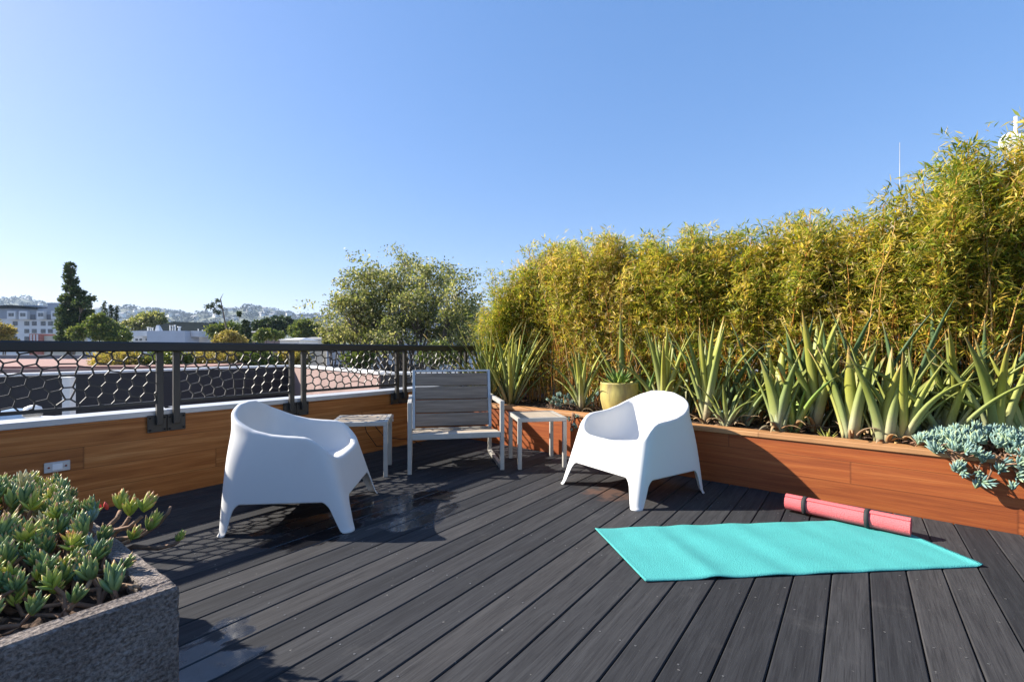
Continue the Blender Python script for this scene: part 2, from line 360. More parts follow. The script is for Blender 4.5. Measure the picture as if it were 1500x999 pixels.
# deck boards
mb = MB(); wall_x = todeck(W0)[0]; q = todeck(Q0); qd = (QX@NN, QX@U)
k = math.floor((wall_x+.093)/.1405)
while True:
    x0 = -.093+.1405*k+.0022; x1 = x0+.1405-.0044; k += 1
    if x0 > 5.2: break
    x0c = max(x0, wall_x+.002)
    if x1-x0c < .01: continue
    ye = [q[1]+qd[1]*(x-q[0])/qd[0]+.03 for x in (x0c, x1)]
    b=.004; n0=mb.n
    for (xx, zz) in ((x0c,-.032),(x0c,-b),(x0c+b,0),(x1-b,0),(x1,-b),(x1,-.032)):
        yend = ye[0]+(ye[1]-ye[0])*(xx-x0c)/(x1-x0c)
        dz = 0
        mb.v += [(xx,-4.5,zz+dz),(xx,yend,zz+dz)]; mb.a += [.5,.5]
    mb.n += 12
    for j in range(5): mb.f.append((n0+2*j, n0+2*j+1, n0+2*j+3, n0+2*j+2)); mb.mi.append(0); mb.sm.append(False)
    mb.f.append(tuple(n0+2*j for j in range(6))); mb.mi.append(0); mb.sm.append(False)
    if x0c > wall_x+.05:
        ys = .37+.61*np.arange(-2, 9)
        for yy in ys:
            if yy > min(ye)-.05: break
            for xx in (x0+.028, x1-.028):
                px = xx+rng.normal()*.003; py = yy+rng.normal()*.008; rr=.0042
                mb.add([(px+rr*math.cos(a), py+rr*math.sin(a), .0012) for a in np.arange(8)*math.pi/4], [tuple(range(8))], 1, smooth=False)
tag(mb.build('deck', [M['deck'], M['screw']], loc=(0,0,0), rz=ANG_U-math.pi/2), kind='structure')
# roof slab below the boards
mb = MB(); poly = [wl(-6,.24)[:2], wl(4.3,.24)[:2]]
poly = [wl(-6,.01)[:2], wl(4.2,.01)[:2], pl(-1.2,1.9)[:2], pl(8,1.9)[:2], pl(8,-6)[:2]]
mb.prism(poly, -9.0, -.034)
tag(mb.build('roof', M['dark']), kind='structure')

# parapet wall
par = tag(empty('parapet_wall', wl(0), ANG_U), 'low parapet wall clad in brown cedar boards under a pale metal coping', 'wall')
mb = MB(); mb.box((-4.5,0,-.03),(4.3,.022,.573)); mb.build('wood_cladding', M['cedar_wall'], par)
mb = MB(); mb.box((-4.5,.0225,-1.6),(4.3,.20,.572)); mb.build('wall_core', M['white_wall'], par)
mb = MB(); mb.box((-4.5,-.012,.5735),(4.3,.215,.612), bev=.004); mb.build('coping', M['coping'], par)

# railing
rail = tag(empty('metal_railing', wl(0), ANG_U), 'dark bronze railing with honeycomb panels on the cedar parapet', 'railing')
RY = -.042
mb = MB(); mb.box((-4.4,RY-.045,1.028),(4.25,RY+.045,1.094), bev=.009); mb.build('top_rail', M['black_rail'], rail)
pairs = [(-1.06,-.95),(.004,.104),(.961,1.070),(2.120,2.228),(3.112,3.21)]
for a, b in pairs:
    mid = (a+b)/2
    for sgn, s in ((-1,a),(1,b)):
        mb = MB(); mb.box((s-.02,RY-.016,.515),(s+.02,RY+.016,1.0275), bev=.003); mb.build('post', M['bronze'], rail)
        lo, hi = (mid-.115, mid-.0015) if sgn<0 else (mid+.0015, mid+.115)
        mb = MB(); mb.box((lo,-.0245,.462),(hi,-.0135,.582), bev=.002); mb.box((s-.024,-.026,.50),(s+.024,-.0247,.575)); pt = mb.build('base_plate', M['bronze'], rail)
        for ox in (lo+.014, hi-.014):
            for oz in (.48,.563):
                mb = MB(); mb.tube([(ox,-.0335,oz),(ox,-.024,oz)], .0062, 6); mb.build('bolt', M['bolt'], pt)
def voronoi(pts, W, Hh, ay):
    """edges of the Voronoi cells of pts clipped to [0,W]x[0,Hh]"""
    edges = {}
    for i, p in enumerate(pts):
        if not (-.09<p[0]<W+.09 and -.09<p[1]<Hh+.09): continue
        poly=[(0,0),(W,0),(W,Hh),(0,Hh)]; own=[None]*4
        for j, qq in enumerate(pts):
            if j==i: continue
            dx=(qq[0]-p[0]); dy=(qq[1]-p[1])*ay*ay
            if abs(dx)>.3 or abs(dy)>.3: continue
            mx=(qq[0]+p[0])/2; my=(qq[1]+p[1])/2
            f=lambda P:(P[0]-mx)*dx+(P[1]-my)*dy
            np_=[]; no=[]
            for a in range(len(poly)):
                A=poly[a]; B=poly[(a+1)%len(poly)]; fa=f(A); fb=f(B)
                if fa<=0: np_.append(A); no.append(own[a] if fb<=0 else own[a])
                if (fa<=0)!=(fb<=0):
                    tt=fa/(fa-fb); X=(A[0]+(B[0]-A[0])*tt, A[1]+(B[1]-A[1])*tt)
                    if fa<=0: np_.append(X); no.append(j)
                    else: np_.append(X); no.append(own[a])
            poly=np_; own=no
            if len(poly)<3: break
        if len(poly)<3: continue
        for a in range(len(poly)):
            if own[a] is not None:
                A=poly[a]; B=poly[(a+1)%len(poly)]
                if math.hypot(A[0]-B[0],A[1]-B[1])>.004: edges[(min(i,own[a]),max(i,own[a]))]=(A,B)
    return list(edges.values())
def hex_panel(s0, s1, flip=False):
    W=s1-s0; Z0,Z1=.684,1.0275; Hh=Z1-Z0; c=W/2
    px, pz = .0735, .0735          # column pitch, vertical pitch
    half=[]; th=R(13)
    for a in range(-14, 15):
        for b_ in range(-14, 15):
            x=a*px; z=b_*pz+(pz/2 if a%2 else 0)
            X=x*math.cos(th)-z*math.sin(th); Zr=x*math.sin(th)+z*math.cos(th)
            X=X+.045; Zr+=.02
            if -.09<X<c-.030 and -.13<Zr<Hh+.13: half.append((X,Zr))
    pts=[(x,z) for x,z in half]+[(2*c-x,z) for x,z in half]+[(c,.012+.0735*k_) for k_ in range(-1,6)]
    mb=MB()
    for A,B in voronoi(pts, W, Hh, 1.0):
        mb.bar((s0+A[0],RY,Z0+A[1]),(s0+B[0],RY,Z0+B[1]), .011, .0088, up=(0,1,0), bev=0) if False else mb.bar((s0+A[0],RY,Z0+A[1]),(s0+B[0],RY,Z0+B[1]), .011, .0088, up=(A[1]-B[1],0,B[0]-A[0]), bev=0)
    mb.build('honeycomb_panel', M['bronze'], rail)
    mb=MB(); mb.box((s0-.004,RY-.012,Z0-.022),(s1+.004,RY+.012,Z0), bev=.002); mb.build('bottom_rail', M['bronze'], rail)
hex_panel(-.93,-.016); hex_panel(.124,.941); hex_panel(1.090,2.100); hex_panel(2.248,3.092); hex_panel(3.230,4.2); hex_panel(-2.1,-1.08)
mb = MB()
for k in range(3):
    mb.tube([wl(.01,.02+.02*k,.618), wl(.03,-.0+.01*k,.64+.01*k), wl(.06,.03,.63-.004*k), wl(.10,.01*k,.622)], .0035, 6)
tag(mb.build('cable_loop', M['bolt']), 'small loop of black cable on the coping between the two nearest railing posts', 'cable')

# outlets
def outlet(x, y, s, z, w, h, label):
    o = tag(empty('wall_outlet', wl(s,-.0,z), ANG_U), label, 'outlet')
    mb=MB(); mb.box((-w/2,-.012,-h/2),(w/2,-.001,h/2), bev=.003); mb.build('cover_plate', M['frame_white'], o)
    for sx in (-1,1):
        mb=MB(); mb.tube([(sx*w*.33,-.0145,0),(sx*w*.33,-.011,0)], .006, 10); mb.build('screw', M['redplug'], o)
    mb=MB(); mb.box((-w*.2,-.017,-h*.3),(w*.2,-.0121,h*.3), bev=.002)
    mb.build('socket', M['white_pl'], o)
M['frame_white']=simple('stainless plate', (.55,.54,.52), .4, .3); M['redplug']=simple('rust red screw', (.28,.07,.04), .5); M['white_pl']=simple('white socket', (.75,.75,.74), .4)
def s_of(x): k_=(x-CX)/F; return (W0[1]*k_-W0[0])/(U[0]-U[1]*k_)
def z_on_wall(x, y): Y=W0[1]+U[1]*s_of(x); return H-(y-YH)*Y/F
outlet(0,0,s_of(83.5),z_on_wall(83.5,683),.118,.062,'pale rectangular power outlet low on the cedar wall above the succulents')
outlet(0,0,s_of(572),z_on_wall(572,612.5),.07,.075,'small square outlet on the cedar wall beside the bench')
mb=MB()
mb.tube([wl(s_of(545),-.02,.36),wl(s_of(548),-.03,.25),wl(s_of(560),-.03,.14),wl(s_of(580),-.05,.09),wl(s_of(592),-.1,.08),wl(s_of(600),-.2,.012)], .004, 6)
mb.tube([wl(s_of(530),-.02,.36),wl(s_of(534),-.03,.22),wl(s_of(548),-.04,.06),wl(s_of(575),-.06,.012),wl(s_of(592),-.2,.012)], .004, 6)
tag(mb.build('power_cable', M['bolt']), 'black cable hanging down the cedar wall behind the table by the bench', 'cable')

# built-in wooden planter
T0,T1=-1.42,6.5
pln = tag(empty('wooden_planter', pl(0), QD), 'long built-in planter box of reddish cedar boards with a tan cap', 'planter')
mb=MB(); mb.box((T0,0,-.03),(T1,.022,.3875)); mb.build('front_boards', M['cedar_red'], pln)
mb=MB(); mb.box((T0,-.012,.388),(T1,.135,.425), bev=.005); mb.build('cap_board', M['cedar_cap'], pln)
mb=MB(); mb.box((T0,1.05,-.03),(T1,1.08,.43)); mb.build('back_board', M['cedar_red'], pln)
xs=np.linspace(T0,T1,260); ys=np.linspace(.10,1.05,26); vs=[]
for x in xs:
    for y in ys: vs.append((x,y,.402+.016*math.sin(x*7+y*3)*math.sin(y*11+x*2)+rng.normal()*.006-(.02 if y<.12 else 0)))
mb=MB(); mb.add(vs, [(i*26+j,(i+1)*26+j,(i+1)*26+j+1,i*26+j+1) for i in range(259) for j in range(25)]); mb.build('soil', M['soil'], pln)
mb=MB()
for k in range(1500):
    x=rng.uniform(T0,T1); y=.135+abs(rng.normal())*.12; r=rng.uniform(.003,.010); a=rng.uniform(0,6.28,3)
    m=Matrix.Translation((x,y,.41))@Matrix.Rotation(a[0],4,'Z')@Matrix.Rotation(a[1],4,'X')
    mb.box((-r,-r*.7,-r*.3),(r,r*.7,r*.3), M4=m)
tag(mb.build('bark_mulch', M['bark']), 'brown bark mulch scattered along the front of the planter soil', 'mulch', kind='stuff')

# ============================================================ FURNITURE
def armchair(name, loc, rz, label):
    NA=480; rows=[]
    key=[(0,.712),(18,.706),(34,.672),(48,.625),(62,.578),(76,.553),(90,.543),(104,.540),(116,.534),(123,.520),(129,.492),(134,.452),(139,.416),(146,.394),(160,.386),(180,.385)]
    def rim(ph): 
        a=[k_[0] for k_ in key]; v=[k_[1] for k_ in key]
        return float(np.interp(ph, a, v))
    raw=np.array([rim(abs(((360*i/NA-90)+180)%360-180)) for i in range(NA)])
    kr=np.array([1,2,3,4,3,2,1],float); kr/=kr.sum(); raw=np.convolve(np.concatenate([raw[-3:],raw,raw[:3]]),kr,'valid')
    def plan(th, z):
        c,s=math.cos(th),math.sin(th)
        a=.396-.056*min(z,.6)/.55; yb=.362+.012*z/.7; yf=.385-.30*z
        t=min(1,z/.55); n=14-7.5*t**.7
        if s>0: n-= 2.6*t
        r=1/((abs(c)**n+abs(s)**n)**(1/n))
        fl=.006*max(0,1-z/.012)
        return (c*r*(a+fl), s*r*((yb if s>0 else yf)+fl))
    def zbot(th):
        x,y=plan(th,0.05)
        if abs(x)/.396>abs(y)/.37: d=.372-abs(y); top=.172
        else: d=.396-abs(x); top=.180
        if d<.064: return 0.0
        d-=.064
        if d<.034: return .135*(d/.034)
        e=min(1,(d-.034)/.045); return .135+(top-.135)*(1-(1-e)**2)
    zb=np.array([zbot(2*math.pi*i/NA) for i in range(NA)])
    lv=[0,.02,.045,.09,.16,.25,.35,.45,.55,.65,.75,.84,.91,.96,1.0]
    for t in lv:
        row=[]
        for i in range(NA):
            th=2*math.pi*i/NA; zt=raw[i]-.013
            z=zb[i]+(zt-zb[i])*t; x,y=plan(th,z); row.append((x,y,z))
        rows.append(row)
    def inward(i, off, dz):
        th=2*math.pi*i/NA; x,y=plan(th, raw[i]); L=math.hypot(x,y); k_=(L-off)/L
        return (x*k_, y*k_, raw[i]+dz)
    fr=[max(0,min(1,(-math.sin(2*math.pi*i/NA)-.62)/.25)) for i in range(NA)]
    for (o_,dz) in ((.002,-.006),(.006,-.0015),(.012,0),(.022,0.0),(.029,-.003),(.034,-.009)):
        rows.append([inward(i, o_*(1+fr[i]*.9), dz) for i in range(NA)])
    def seatp(i):
        th=2*math.pi*i/NA; c,s=math.cos(th),math.sin(th); n=3.0
        r=1/((abs(c)**n+abs(s)**n)**(1/n)); y=s*r*(.175 if s>0 else .205)
        return (c*r*.232, y-.01, .335-.055*y)
    last=rows[-1]; 
    for t in (.12,.25,.4,.55,.7,.82,.92,1.0):
        row=[]
        for i in range(NA):
            A=last[i]; B=seatp(i); e=1-(1-t)**1.75 ; g=t**1.55
            row.append((A[0]+(B[0]-A[0])*g, A[1]+(B[1]-A[1])*g, A[2]+(B[2]-A[2])*e))
        rows.append(row)
    for sc in (.85,.65,.45,.25,.08):
        rows.append([(seatp(i)[0]*sc, (seatp(i)[1]+.01)*sc-.01, seatp(i)[2]*sc+.335*(1-sc)-.006*(1-sc)) for i in range(NA)])
    mb=MB(); vs=[p for r_ in rows for p in r_]
    fs=[(a*NA+i, a*NA+(i+1)%NA, (a+1)*NA+(i+1)%NA, (a+1)*NA+i) for a in range(len(rows)-1) for i in range(NA)]
    fs.append(tuple((len(rows)-1)*NA+i for i in range(NA)))
    mb.add(vs, fs)
    o=mb.build(name, M['shell'], loc=loc, rz=rz)
    md=o.modifiers.new('thickness','SOLIDIFY'); md.thickness=.006; md.offset=-1
    tag(o, label, 'armchair', 'white moulded plastic armchairs')
    return o
armchair('plastic_armchair', (-1.325,3.030,.002), R(95.5), 'white moulded plastic armchair seen from its side, nearest the cedar parapet')
armchair('plastic_armchair', (.902,3.563,.002), R(-56.5), 'white moulded plastic armchair in full sun in front of the potted agave')

# bench
def bench():
    fl=np.array(gnd(600,695.5)[:2]); frt=np.array(gnd(736,688.5)[:2])
    ang=math.atan2(frt[1]-fl[1], frt[0]-fl[0]); w=float(np.hypot(*(frt-fl)))+.035; c=(fl+frt)/2
    o=tag(empty('garden_bench', (c[0],c[1],0), ang), 'grey teak and metal garden bench standing in the corner of the deck', 'bench')
    hw=w/2; t=.036; D=.74; AZ=.60
    for sx in (-1,1):
        x0=sx*(hw-t/2)
        mb=MB()
        mb.box((x0-t/2,0,0),(x0+t/2,t,AZ), bev=.003)
        mb.box((x0-t/2,D-t,0),(x0+t/2,D,AZ), bev=.003)
        mb.box((x0-t/2+.001,t,AZ-t),(x0+t/2-.001,D-t,AZ-.001), bev=.003)
        mb.box((x0-t/2+.001,t,.001),(x0+t/2-.001,D-t,t), bev=.003)
        mb.build('side_frame', M['frame'], o)
    xi=hw-t-.001
    mb=MB(); mb.box((-xi,.002,.285),(xi,.032,.333), bev=.003); mb.build('seat_rail', M['frame'], o); mb=MB(); mb.box((-xi,.56,.25),(xi,.59,.29), bev=.003); mb.build('seat_rail', M['frame'], o)
    mb=MB()
    for k in range(5):
        y=.036+k*.104; z=.335-.07*(y/.56); mb.box((-xi+.002,y,z-.022),(xi-.002,y+.098,z-.001), bev=.003)
    mb.build('seat', M['teak_pale'], o)
    # back, reclined
    bz0,by0=.30,.50; bz1,by1=.845,.60; L=math.hypot(bz1-bz0,by1-by0); tilt=math.atan2(by1-by0,bz1-bz0)
    m=Matrix.Translation((0,by0,bz0))@Matrix.Rotation(-tilt,4,'X')
    bx=xi-.012
    mb=MB()
    for sx in (-1,1): mb.box((sx*bx-.013,-.012,0),(sx*bx+.013,.022,L), bev=.002, M4=m)
    mb.box((-bx+.0135,-.011,L-.018),(bx-.0135,.021,L-.001), bev=.002, M4=m); mb.build('back_frame', M['frame_blue'], o)
    for k in range(4):
        z0=.018+k*.1275; mb=MB(); mb.box((-bx+.015,-.006,0),(bx-.015,.016,.121), bev=.003)
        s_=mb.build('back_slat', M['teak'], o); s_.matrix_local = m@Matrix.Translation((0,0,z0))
M['frame_blue']=simple('blue grey metal', (.36,.41,.45), .45, .3, .08, 6)
bench()
def side_table(ground_fl, ang, w, d, h, label):
    o=tag(empty('side_table', (ground_fl[0],ground_fl[1],0), ang), label, 'side table', 'small metal framed side tables')
    t=.034
    for (x,y) in ((0,0),(w-t,0),(0,d-t),(w-t,d-t)):
        mb=MB(); mb.box((x,y,0),(x+t,y+t,h-.035), bev=.002); mb.build('leg', M['frame'], o)
    mb=MB(); z0,z1=h-.0345,h
    mb.box((0,0,z0),(w,t,z1), bev=.002); mb.box((0,d-t,z0),(w,d,z1), bev=.002); mb.box((0,t+.0005,z0),(t,d-t-.0005,z1), bev=.002); mb.box((w-t,t+.0005,z0),(w,d-t-.0005,z1), bev=.002)
    mb.build('top_frame', M['frame'], o)
    mb=MB(); n=4; pw=(d-2*t-.004)/n
    for k in range(n): mb.box((t+.002,t+.003+k*pw,h-.022),(w-t-.002,t+k*pw+pw-.001,h+.001), bev=.002)
    mb.build('top_slats', M['teak_pale'], o)
a=gnd(759,688); b=gnd(832,684.5); side_table(a, math.atan2(b[1]-a[1],b[0]-a[0]), .44,.47,.445, 'small side table with pale slatted top between the bench and the right armchair')
b=gnd(565,699); dv=np.array((.98,.17)); dv/=np.hypot(*dv); a=(b[0]-dv[0]*.44, b[1]-dv[1]*.44)
side_table(a, math.atan2(dv[1],dv[0]), .455,.45,.455, 'small side table with pale slatted top between the left armchair and the bench')

# yoga mats
NLc,FLc,NRc,FRc=[np.array(gnd(*p)[:2]) for p in ((945,853),(884,774),(1440,830.5),(1280,760))]
c=NLc; ux=(NRc-NLc); Lm=np.hypot(*ux); ux/=Lm; uy=np.array([-ux[1],ux[0]]); Wm=.625
NI,NJ=140,24; vs=[]
def mz(x,y):
    z=.0012+.006*math.exp(-((x-.33)/.05)**2)*(1-.6*y/Wm)+.0032*(1+math.sin(x*23+y*4))*math.exp(-((x-.6)/.5)**2)+.0006*math.sin(x*41)
    z+=.012*max(0,(x-(Lm-.045))/.045)**2*(1-.35*y/Wm)+.004*max(0,(.04-x)/.04)**2
    return z
for (dz,flip) in ((.005,0),(0,1)):
    for i in range(NI+1):
        for j in range(NJ+1):
            x=Lm*i/NI; y=Wm*j/NJ; xs_=x-.06*(y/Wm)*(1-x/Lm); p=c+ux*xs_+uy*y; vs.append((p[0],p[1],mz(x,y)+dz))
nv=(NI+1)*(NJ+1); g=lambda i,j:i*(NJ+1)+j
fs=[(g(i,j),g(i+1,j),g(i+1,j+1),g(i,j+1)) for i in range(NI) for j in range(NJ)]
fs+=[tuple(nv+q_ for q_ in (f[0],f[3],f[2],f[1])) for f in fs]
for i in range(NI): fs+=[(g(i,0),nv+g(i,0),nv+g(i+1,0),g(i+1,0)),(g(i,NJ),g(i+1,NJ),nv+g(i+1,NJ),nv+g(i,NJ))]
for j in range(NJ): fs+=[(g(0,j),g(0,j+1),nv+g(0,j+1),nv+g(0,j)),(g(NI,j),nv+g(NI,j),nv+g(NI,j+1),g(NI,j+1))]
mb=MB(); mb.add(vs,fs); tag(mb.build('yoga_mat', M['teal']), 'turquoise yoga mat unrolled flat on the dark deck', 'yoga mat')
a=np.array(gnd(1149,750)[:2]); b=np.array(gnd(1333,791)[:2]); dirv=(b-a)/np.hypot(*(b-a)); back=np.array([-dirv[1],dirv[0]]); back=back if back[1]>0 else -back
rr=.053; a=a+back*rr*.75; b=b+back*rr*.75
ctr=(a+b)/2; Lr=float(np.hypot(*(b-a))); rl=tag(empty('rolled_yoga_mat',(ctr[0],ctr[1],rr+.0075),math.atan2(dirv[1],dirv[0])),'coral pink yoga mat rolled up and held by two black straps','yoga mat')
mb=MB(); NT=150; prof=[]
for k in range(NT+1):
    an=2*math.pi*6.0*k/NT; prof.append(((rr-.001-.0068*6.0*(1-k/NT))*1.0, an))
vs=[];
for (x) in (-Lr/2, Lr/2):
    for r_,an in prof: vs.append((x, r_*math.cos(an+2.2), r_*math.sin(an+2.2)))
    for r_,an in prof: vs.append((x, (r_-.0048)*math.cos(an+2.2), (r_-.0048)*math.sin(an+2.2)))
m_=NT+1; fs=[]
for k in range(NT):
    fs+=[(k,k+1,2*m_+k+1,2*m_+k),(m_+k+1,m_+k,3*m_+k,3*m_+k+1),(k+1,k,m_+k,m_+k+1),(2*m_+k,2*m_+k+1,3*m_+k+1,3*m_+k)]
fs+=[(NT,m_+NT,3*m_+NT,2*m_+NT)]
mb.add(vs,fs,smooth=False)
o=mb.build('roll', M['pink'], rl)
for f_ in (-.26,.15):
    mb=MB(); pr=[]; 
    for sgn in (0,1):
        for k in range(40):
            an=2*math.pi*k/40; pr.append((f_*Lr*1.25+(-.012,.012)[sgn]+.002*math.sin(an*2), (rr+.0012)*math.cos(an),(rr+.0012)*math.sin(an)))
    mb.add(pr,[(k,(k+1)%40,40+(k+1)%40,40+k) for k in range(40)]); st=mb.build('strap', M['elastic'], rl)
    md=st.modifiers.new('t','SOLIDIFY'); md.thickness=.0015; md.offset=-1

# ============================================================ PLANTS ON THE TERRACE
def bamboo_mesh(seed, nculm=10, nfan=1650):
    g=np.random.default_rng(seed); mb=MB(); curves=[]
    for k in range(nculm):
        bx,by=g.normal()*.075,g.normal()*.075; lx,ly=g.normal()*.17,g.normal()*.12; h=g.uniform(.74,.99)*2.0-.08
        if k>=nculm-1 and seed%3==0: h+=g.uniform(.05,.22)
        pts=[]; n=9
        for i in range(n):
            t=i/(n-1); pts.append(np.array((bx+lx*t**1.6+.01*g.normal(), by+ly*t**1.6+.01*g.normal(), h*t)))
        r=g.uniform(.005,.0092)*(1.0 if k<nculm-1 else .7)
        mb.tube(pts, [r*(1-.7*(i/(n-1))) for i in range(n)], 5, 0, False); curves.append(np.array(pts))
    for k in range(18):     # bare dry lower stems
        bx,by=g.normal()*.12,g.normal()*.1; h=g.uniform(.5,1.2); mb.tube([(bx,by,0),(bx+g.normal()*.05,by+g.normal()*.05,h*.5),(bx+g.normal()*.14,by+g.normal()*.1,h)], [.0035,.003,.0015], 4, 0, False)
    fp=[]; fd=[]
    for j in range(nfan):
        cv=curves[g.integers(nculm)]; u=g.beta(2.5,1.15) if g.random()<.90 else g.uniform(.08,1); u=min(u,.995)
        a=u*(len(cv)-1); i=int(a); p=cv[i]*(1-(a-i))+cv[min(i+1,len(cv)-1)]*(a-i)
        az=g.uniform(0,2*math.pi); out=np.array((math.cos(az),math.sin(az),g.uniform(-.1,.9)))
        ln=abs(g.normal())*.10*(1.0 if u<.85 else .7)*(.6+u*.4)+.015
        q_=p+out*ln
        if j%5==0: mb.tube([p, p+out*ln*.5+np.array((0,0,.01)), q_], [.0016,.0012,.0007], 3, 0, False)
        fp.append(q_); fd.append(out)
    fp=np.array(fp); fd=np.array(fd); P=[];D=[]
    for q_ in range(6):
        dd=fd+g.normal(size=fd.shape)*.75+np.array((0,0,-.25)); P.append(fp+g.normal(size=fp.shape)*.012); D.append(dd)
    P=np.concatenate(P); D=np.concatenate(D); L=g.uniform(.038,.085,len(P)); W=L*g.uniform(.13,.19,len(P))
    return mb, leaf_quads(P,D,L,W,up=np.array((0,0,1.0)))
protos=[]
for sd in range(7):
    mb,lv=bamboo_mesh(100+sd)
    e=empty('bamboo_clump'); mb.build('culms', M['culm'], e); cloud_obj('foliage', lv, M['bamboo_leaf'], e); protos.append(e)
ht_t=[-1.6,-1.43,-1.0,-.54,.2,1.1,1.97,2.65,2.96,3.3,5.2]; ht_z=[1.66,1.84,2.34,2.52,2.42,2.30,2.27,2.28,2.58,2.66,2.7]
used=set(); t=-1.52; ci=0
while t<5.0:
    src=ci%7
    e=protos[src] if src not in used else copy_tree(protos[src]); used.add(src)
    yy=(.80,1.0,.90)[ci%3]+rng.normal()*.03
    e.location=pl(t, yy, .39); top=float(np.interp(t,ht_t,ht_z))*rng.uniform(.96,1.02)
    sc=(top-.39)/2.0; e.scale=(1.0,1.0,sc); e.rotation_euler.z=rng.uniform(0,6.28)
    tag(e,'golden bamboo clump with yellow green leaves, one of the hedge rising from the wooden planter','bamboo','bamboo clumps forming the hedge behind the planter')
    t+=.135+rng.uniform(-.02,.02); ci+=1

for k_,(seed_,ts) in enumerate(((7,(2.45,2.98,3.45,-.2)),(8,(2.72,3.2,.55,3.75)))):
    mb,lv=bamboo_mesh(300+seed_,5,190); pr=empty('bamboo_clump'); mb.build('culms',M['culm'],pr); cloud_obj('foliage',lv,M['bamboo_leaf'],pr)
    for i_,t in enumerate(ts):
        e=pr if i_==0 else copy_tree(pr); e.location=pl(t,.66+.03*i_,.39); e.scale=(.9,.9,(float(np.interp(t,ht_t,ht_z))-.45)/2.0); e.rotation_euler.z=rng.uniform(0,6.28)
        tag(e,'sparse bamboo clump with bare orange canes in front of the leafy hedge','bamboo','bare caned bamboo clumps in front of the hedge')

def blade(mb, base, az, el, L, W, curve, g, th=.16, n=9, base_w=.85, flat=.0, mi=0):
    """thick tapering succulent blade curving from elevation el"""
    p=np.array(base,float); rings=[]; al=[]
    w_prof=lambda t: W*(base_w+(1-base_w)*min(1,t*4))*(1-t**2.3)**.9 if t<1 else .0005
    sw=g.normal()*.10; side0=None
    for i in range(n):
        t=i/(n-1); e=el+curve*t; a=az+sw*t
        d=np.array((math.cos(a)*math.cos(e), math.sin(a)*math.cos(e), math.sin(e)))
        s_=np.array((-math.sin(a), math.cos(a), 0)); up=np.cross(d, s_); 
        if up[2]<0 and el<1.5: pass
        w=max(w_prof(t),.0008)*.5; k_=th*W*(1-t*.75)
        # up points to the plant's axis side
        u2=-up if up[2]<0 else up
        rings.append([p-s_*w+u2*w*.45, p-s_*w*.55-u2*k_*.55, p-u2*k_*.8, p+s_*w*.55-u2*k_*.55, p+s_*w+u2*w*.45, p+u2*w*.10])
        al+=[t]*6; p=p+d*L/(n-1)
    vs=[v for r_ in rings for v in r_]
    fs=[(i*6+k,i*6+(k+1)%6,(i+1)*6+(k+1)%6,(i+1)*6+k) for i in range(n-1) for k in range(6)]+[tuple(range(5,-1,-1)), tuple((n-1)*6+k for k in range(6))]
    mb.add(vs,fs,mi,al)
def aloe(px, py, nl, Lm, Wm, el, label, seed, mat='aloe', lean=None, group=None, z=.405, name='aloe_plant', curve=(-.5,.25), stem=0.0, cat='aloe', spread=.03, off=None, zlift=0):
    g=np.random.default_rng(seed); b=gnd(px,py,z) if off is None else off
    mb=MB(); ga=2.399
    if mat!='yucca' and name=='aloe_plant' and Lm>.2: nl=max(5,int(nl*.95)); Wm*=1.06; spread*=.8
    else: nl=int(nl*1.25)
    for k in range(nl):
        f_=k/max(1,nl-1); az=k*ga+g.normal()*.25
        e=el[0]+(el[1]-el[0])*f_+g.normal()*.07; L=Lm*(.72+.28*math.sin(math.pi*min(1,.25+f_*.7)))*g.uniform(.85,1.12)
        if lean is not None and lean[1]>g.random(): az=lean[0]+g.normal()*.5
        cv=g.uniform(*curve)
        if name=='aloe_plant' and Lm>.2:
            e0=min(1.53,.38*e+.62*1.5); cv=(e-e0)*g.uniform(1.2,2.0)+cv*.5
            blade(mb,(math.cos(az)*spread*(1-f_*.5),math.sin(az)*spread*(1-f_*.5),f_*stem-.01),az,e0,L,Wm*g.uniform(.8,1.2),cv,g,th=.12,base_w=1.0,n=11)
        else: blade(mb,(math.cos(az)*spread*(1-f_*.6),math.sin(az)*spread*(1-f_*.6),f_*stem-.01),az,e,L,Wm*g.uniform(.8,1.15),cv,g)
    if name=='aloe_plant' and Lm>.2:      # dry sheathing leaves round the foot
        for k in range(7):
            az=g.uniform(0,6.28); blade(mb,(math.cos(az)*spread,math.sin(az)*spread,0),az,g.uniform(.6,1.3),g.uniform(.12,.28),.035,-1.6,g,th=.05,mi=1)
    o=mb.build(name, [M[mat],M['dry_leaf']], loc=b, rz=0)
    tag(o,label,cat,group)
    return o
def A_(px,depth,*a,**k):
    px=float(px); k['off']=pl(t_at(px,depth),depth,.40); return aloe(px,0,*a,**k)
t_at=lambda x,y=0.0: ((Q0[0]+QY[0]*y)-(x-CX)/F*(Q0[1]+QY[1]*y))/((x-CX)/F*QX[1]-QX[0])
A_(716,0.35,34,1.08,.040,(.75,1.45),'slender strap leaved clump arching over the railing end behind the bench',1,'yucca',name='strap_leaf_plant',cat='strap plant',curve=(-.75,.05),spread=.07,stem=.08)
A_(748,0.3,26,.98,.044,(.95,1.5),'slender strap leaved clump with upright leaves, just right of the one at the railing end',2,'yucca',name='strap_leaf_plant',cat='strap plant',curve=(-.45,.1),spread=.06,stem=.08)
A_(852,0.30,15,.62,.058,(.55,1.45),'pale green aloe on a thick stalk immediately left of the cream pot',3,curve=(-.35,.3),stem=.2)
A_(912,0.62,9,.95,.07,(.95,1.5),'dark upright aloe standing directly behind the cream pot',4,curve=(-.25,.1))
A_(946,0.42,7,.55,.07,(1.05,1.5),'aloe with yellowed leaves squeezed in right of the cream pot',5,'agave',curve=(-.15,.1))
A_(972,0.38,22,.78,.062,(.5,1.5),'large fan shaped aloe rising right behind the right armchair back',6,curve=(-.3,.35),stem=.2,spread=.05)
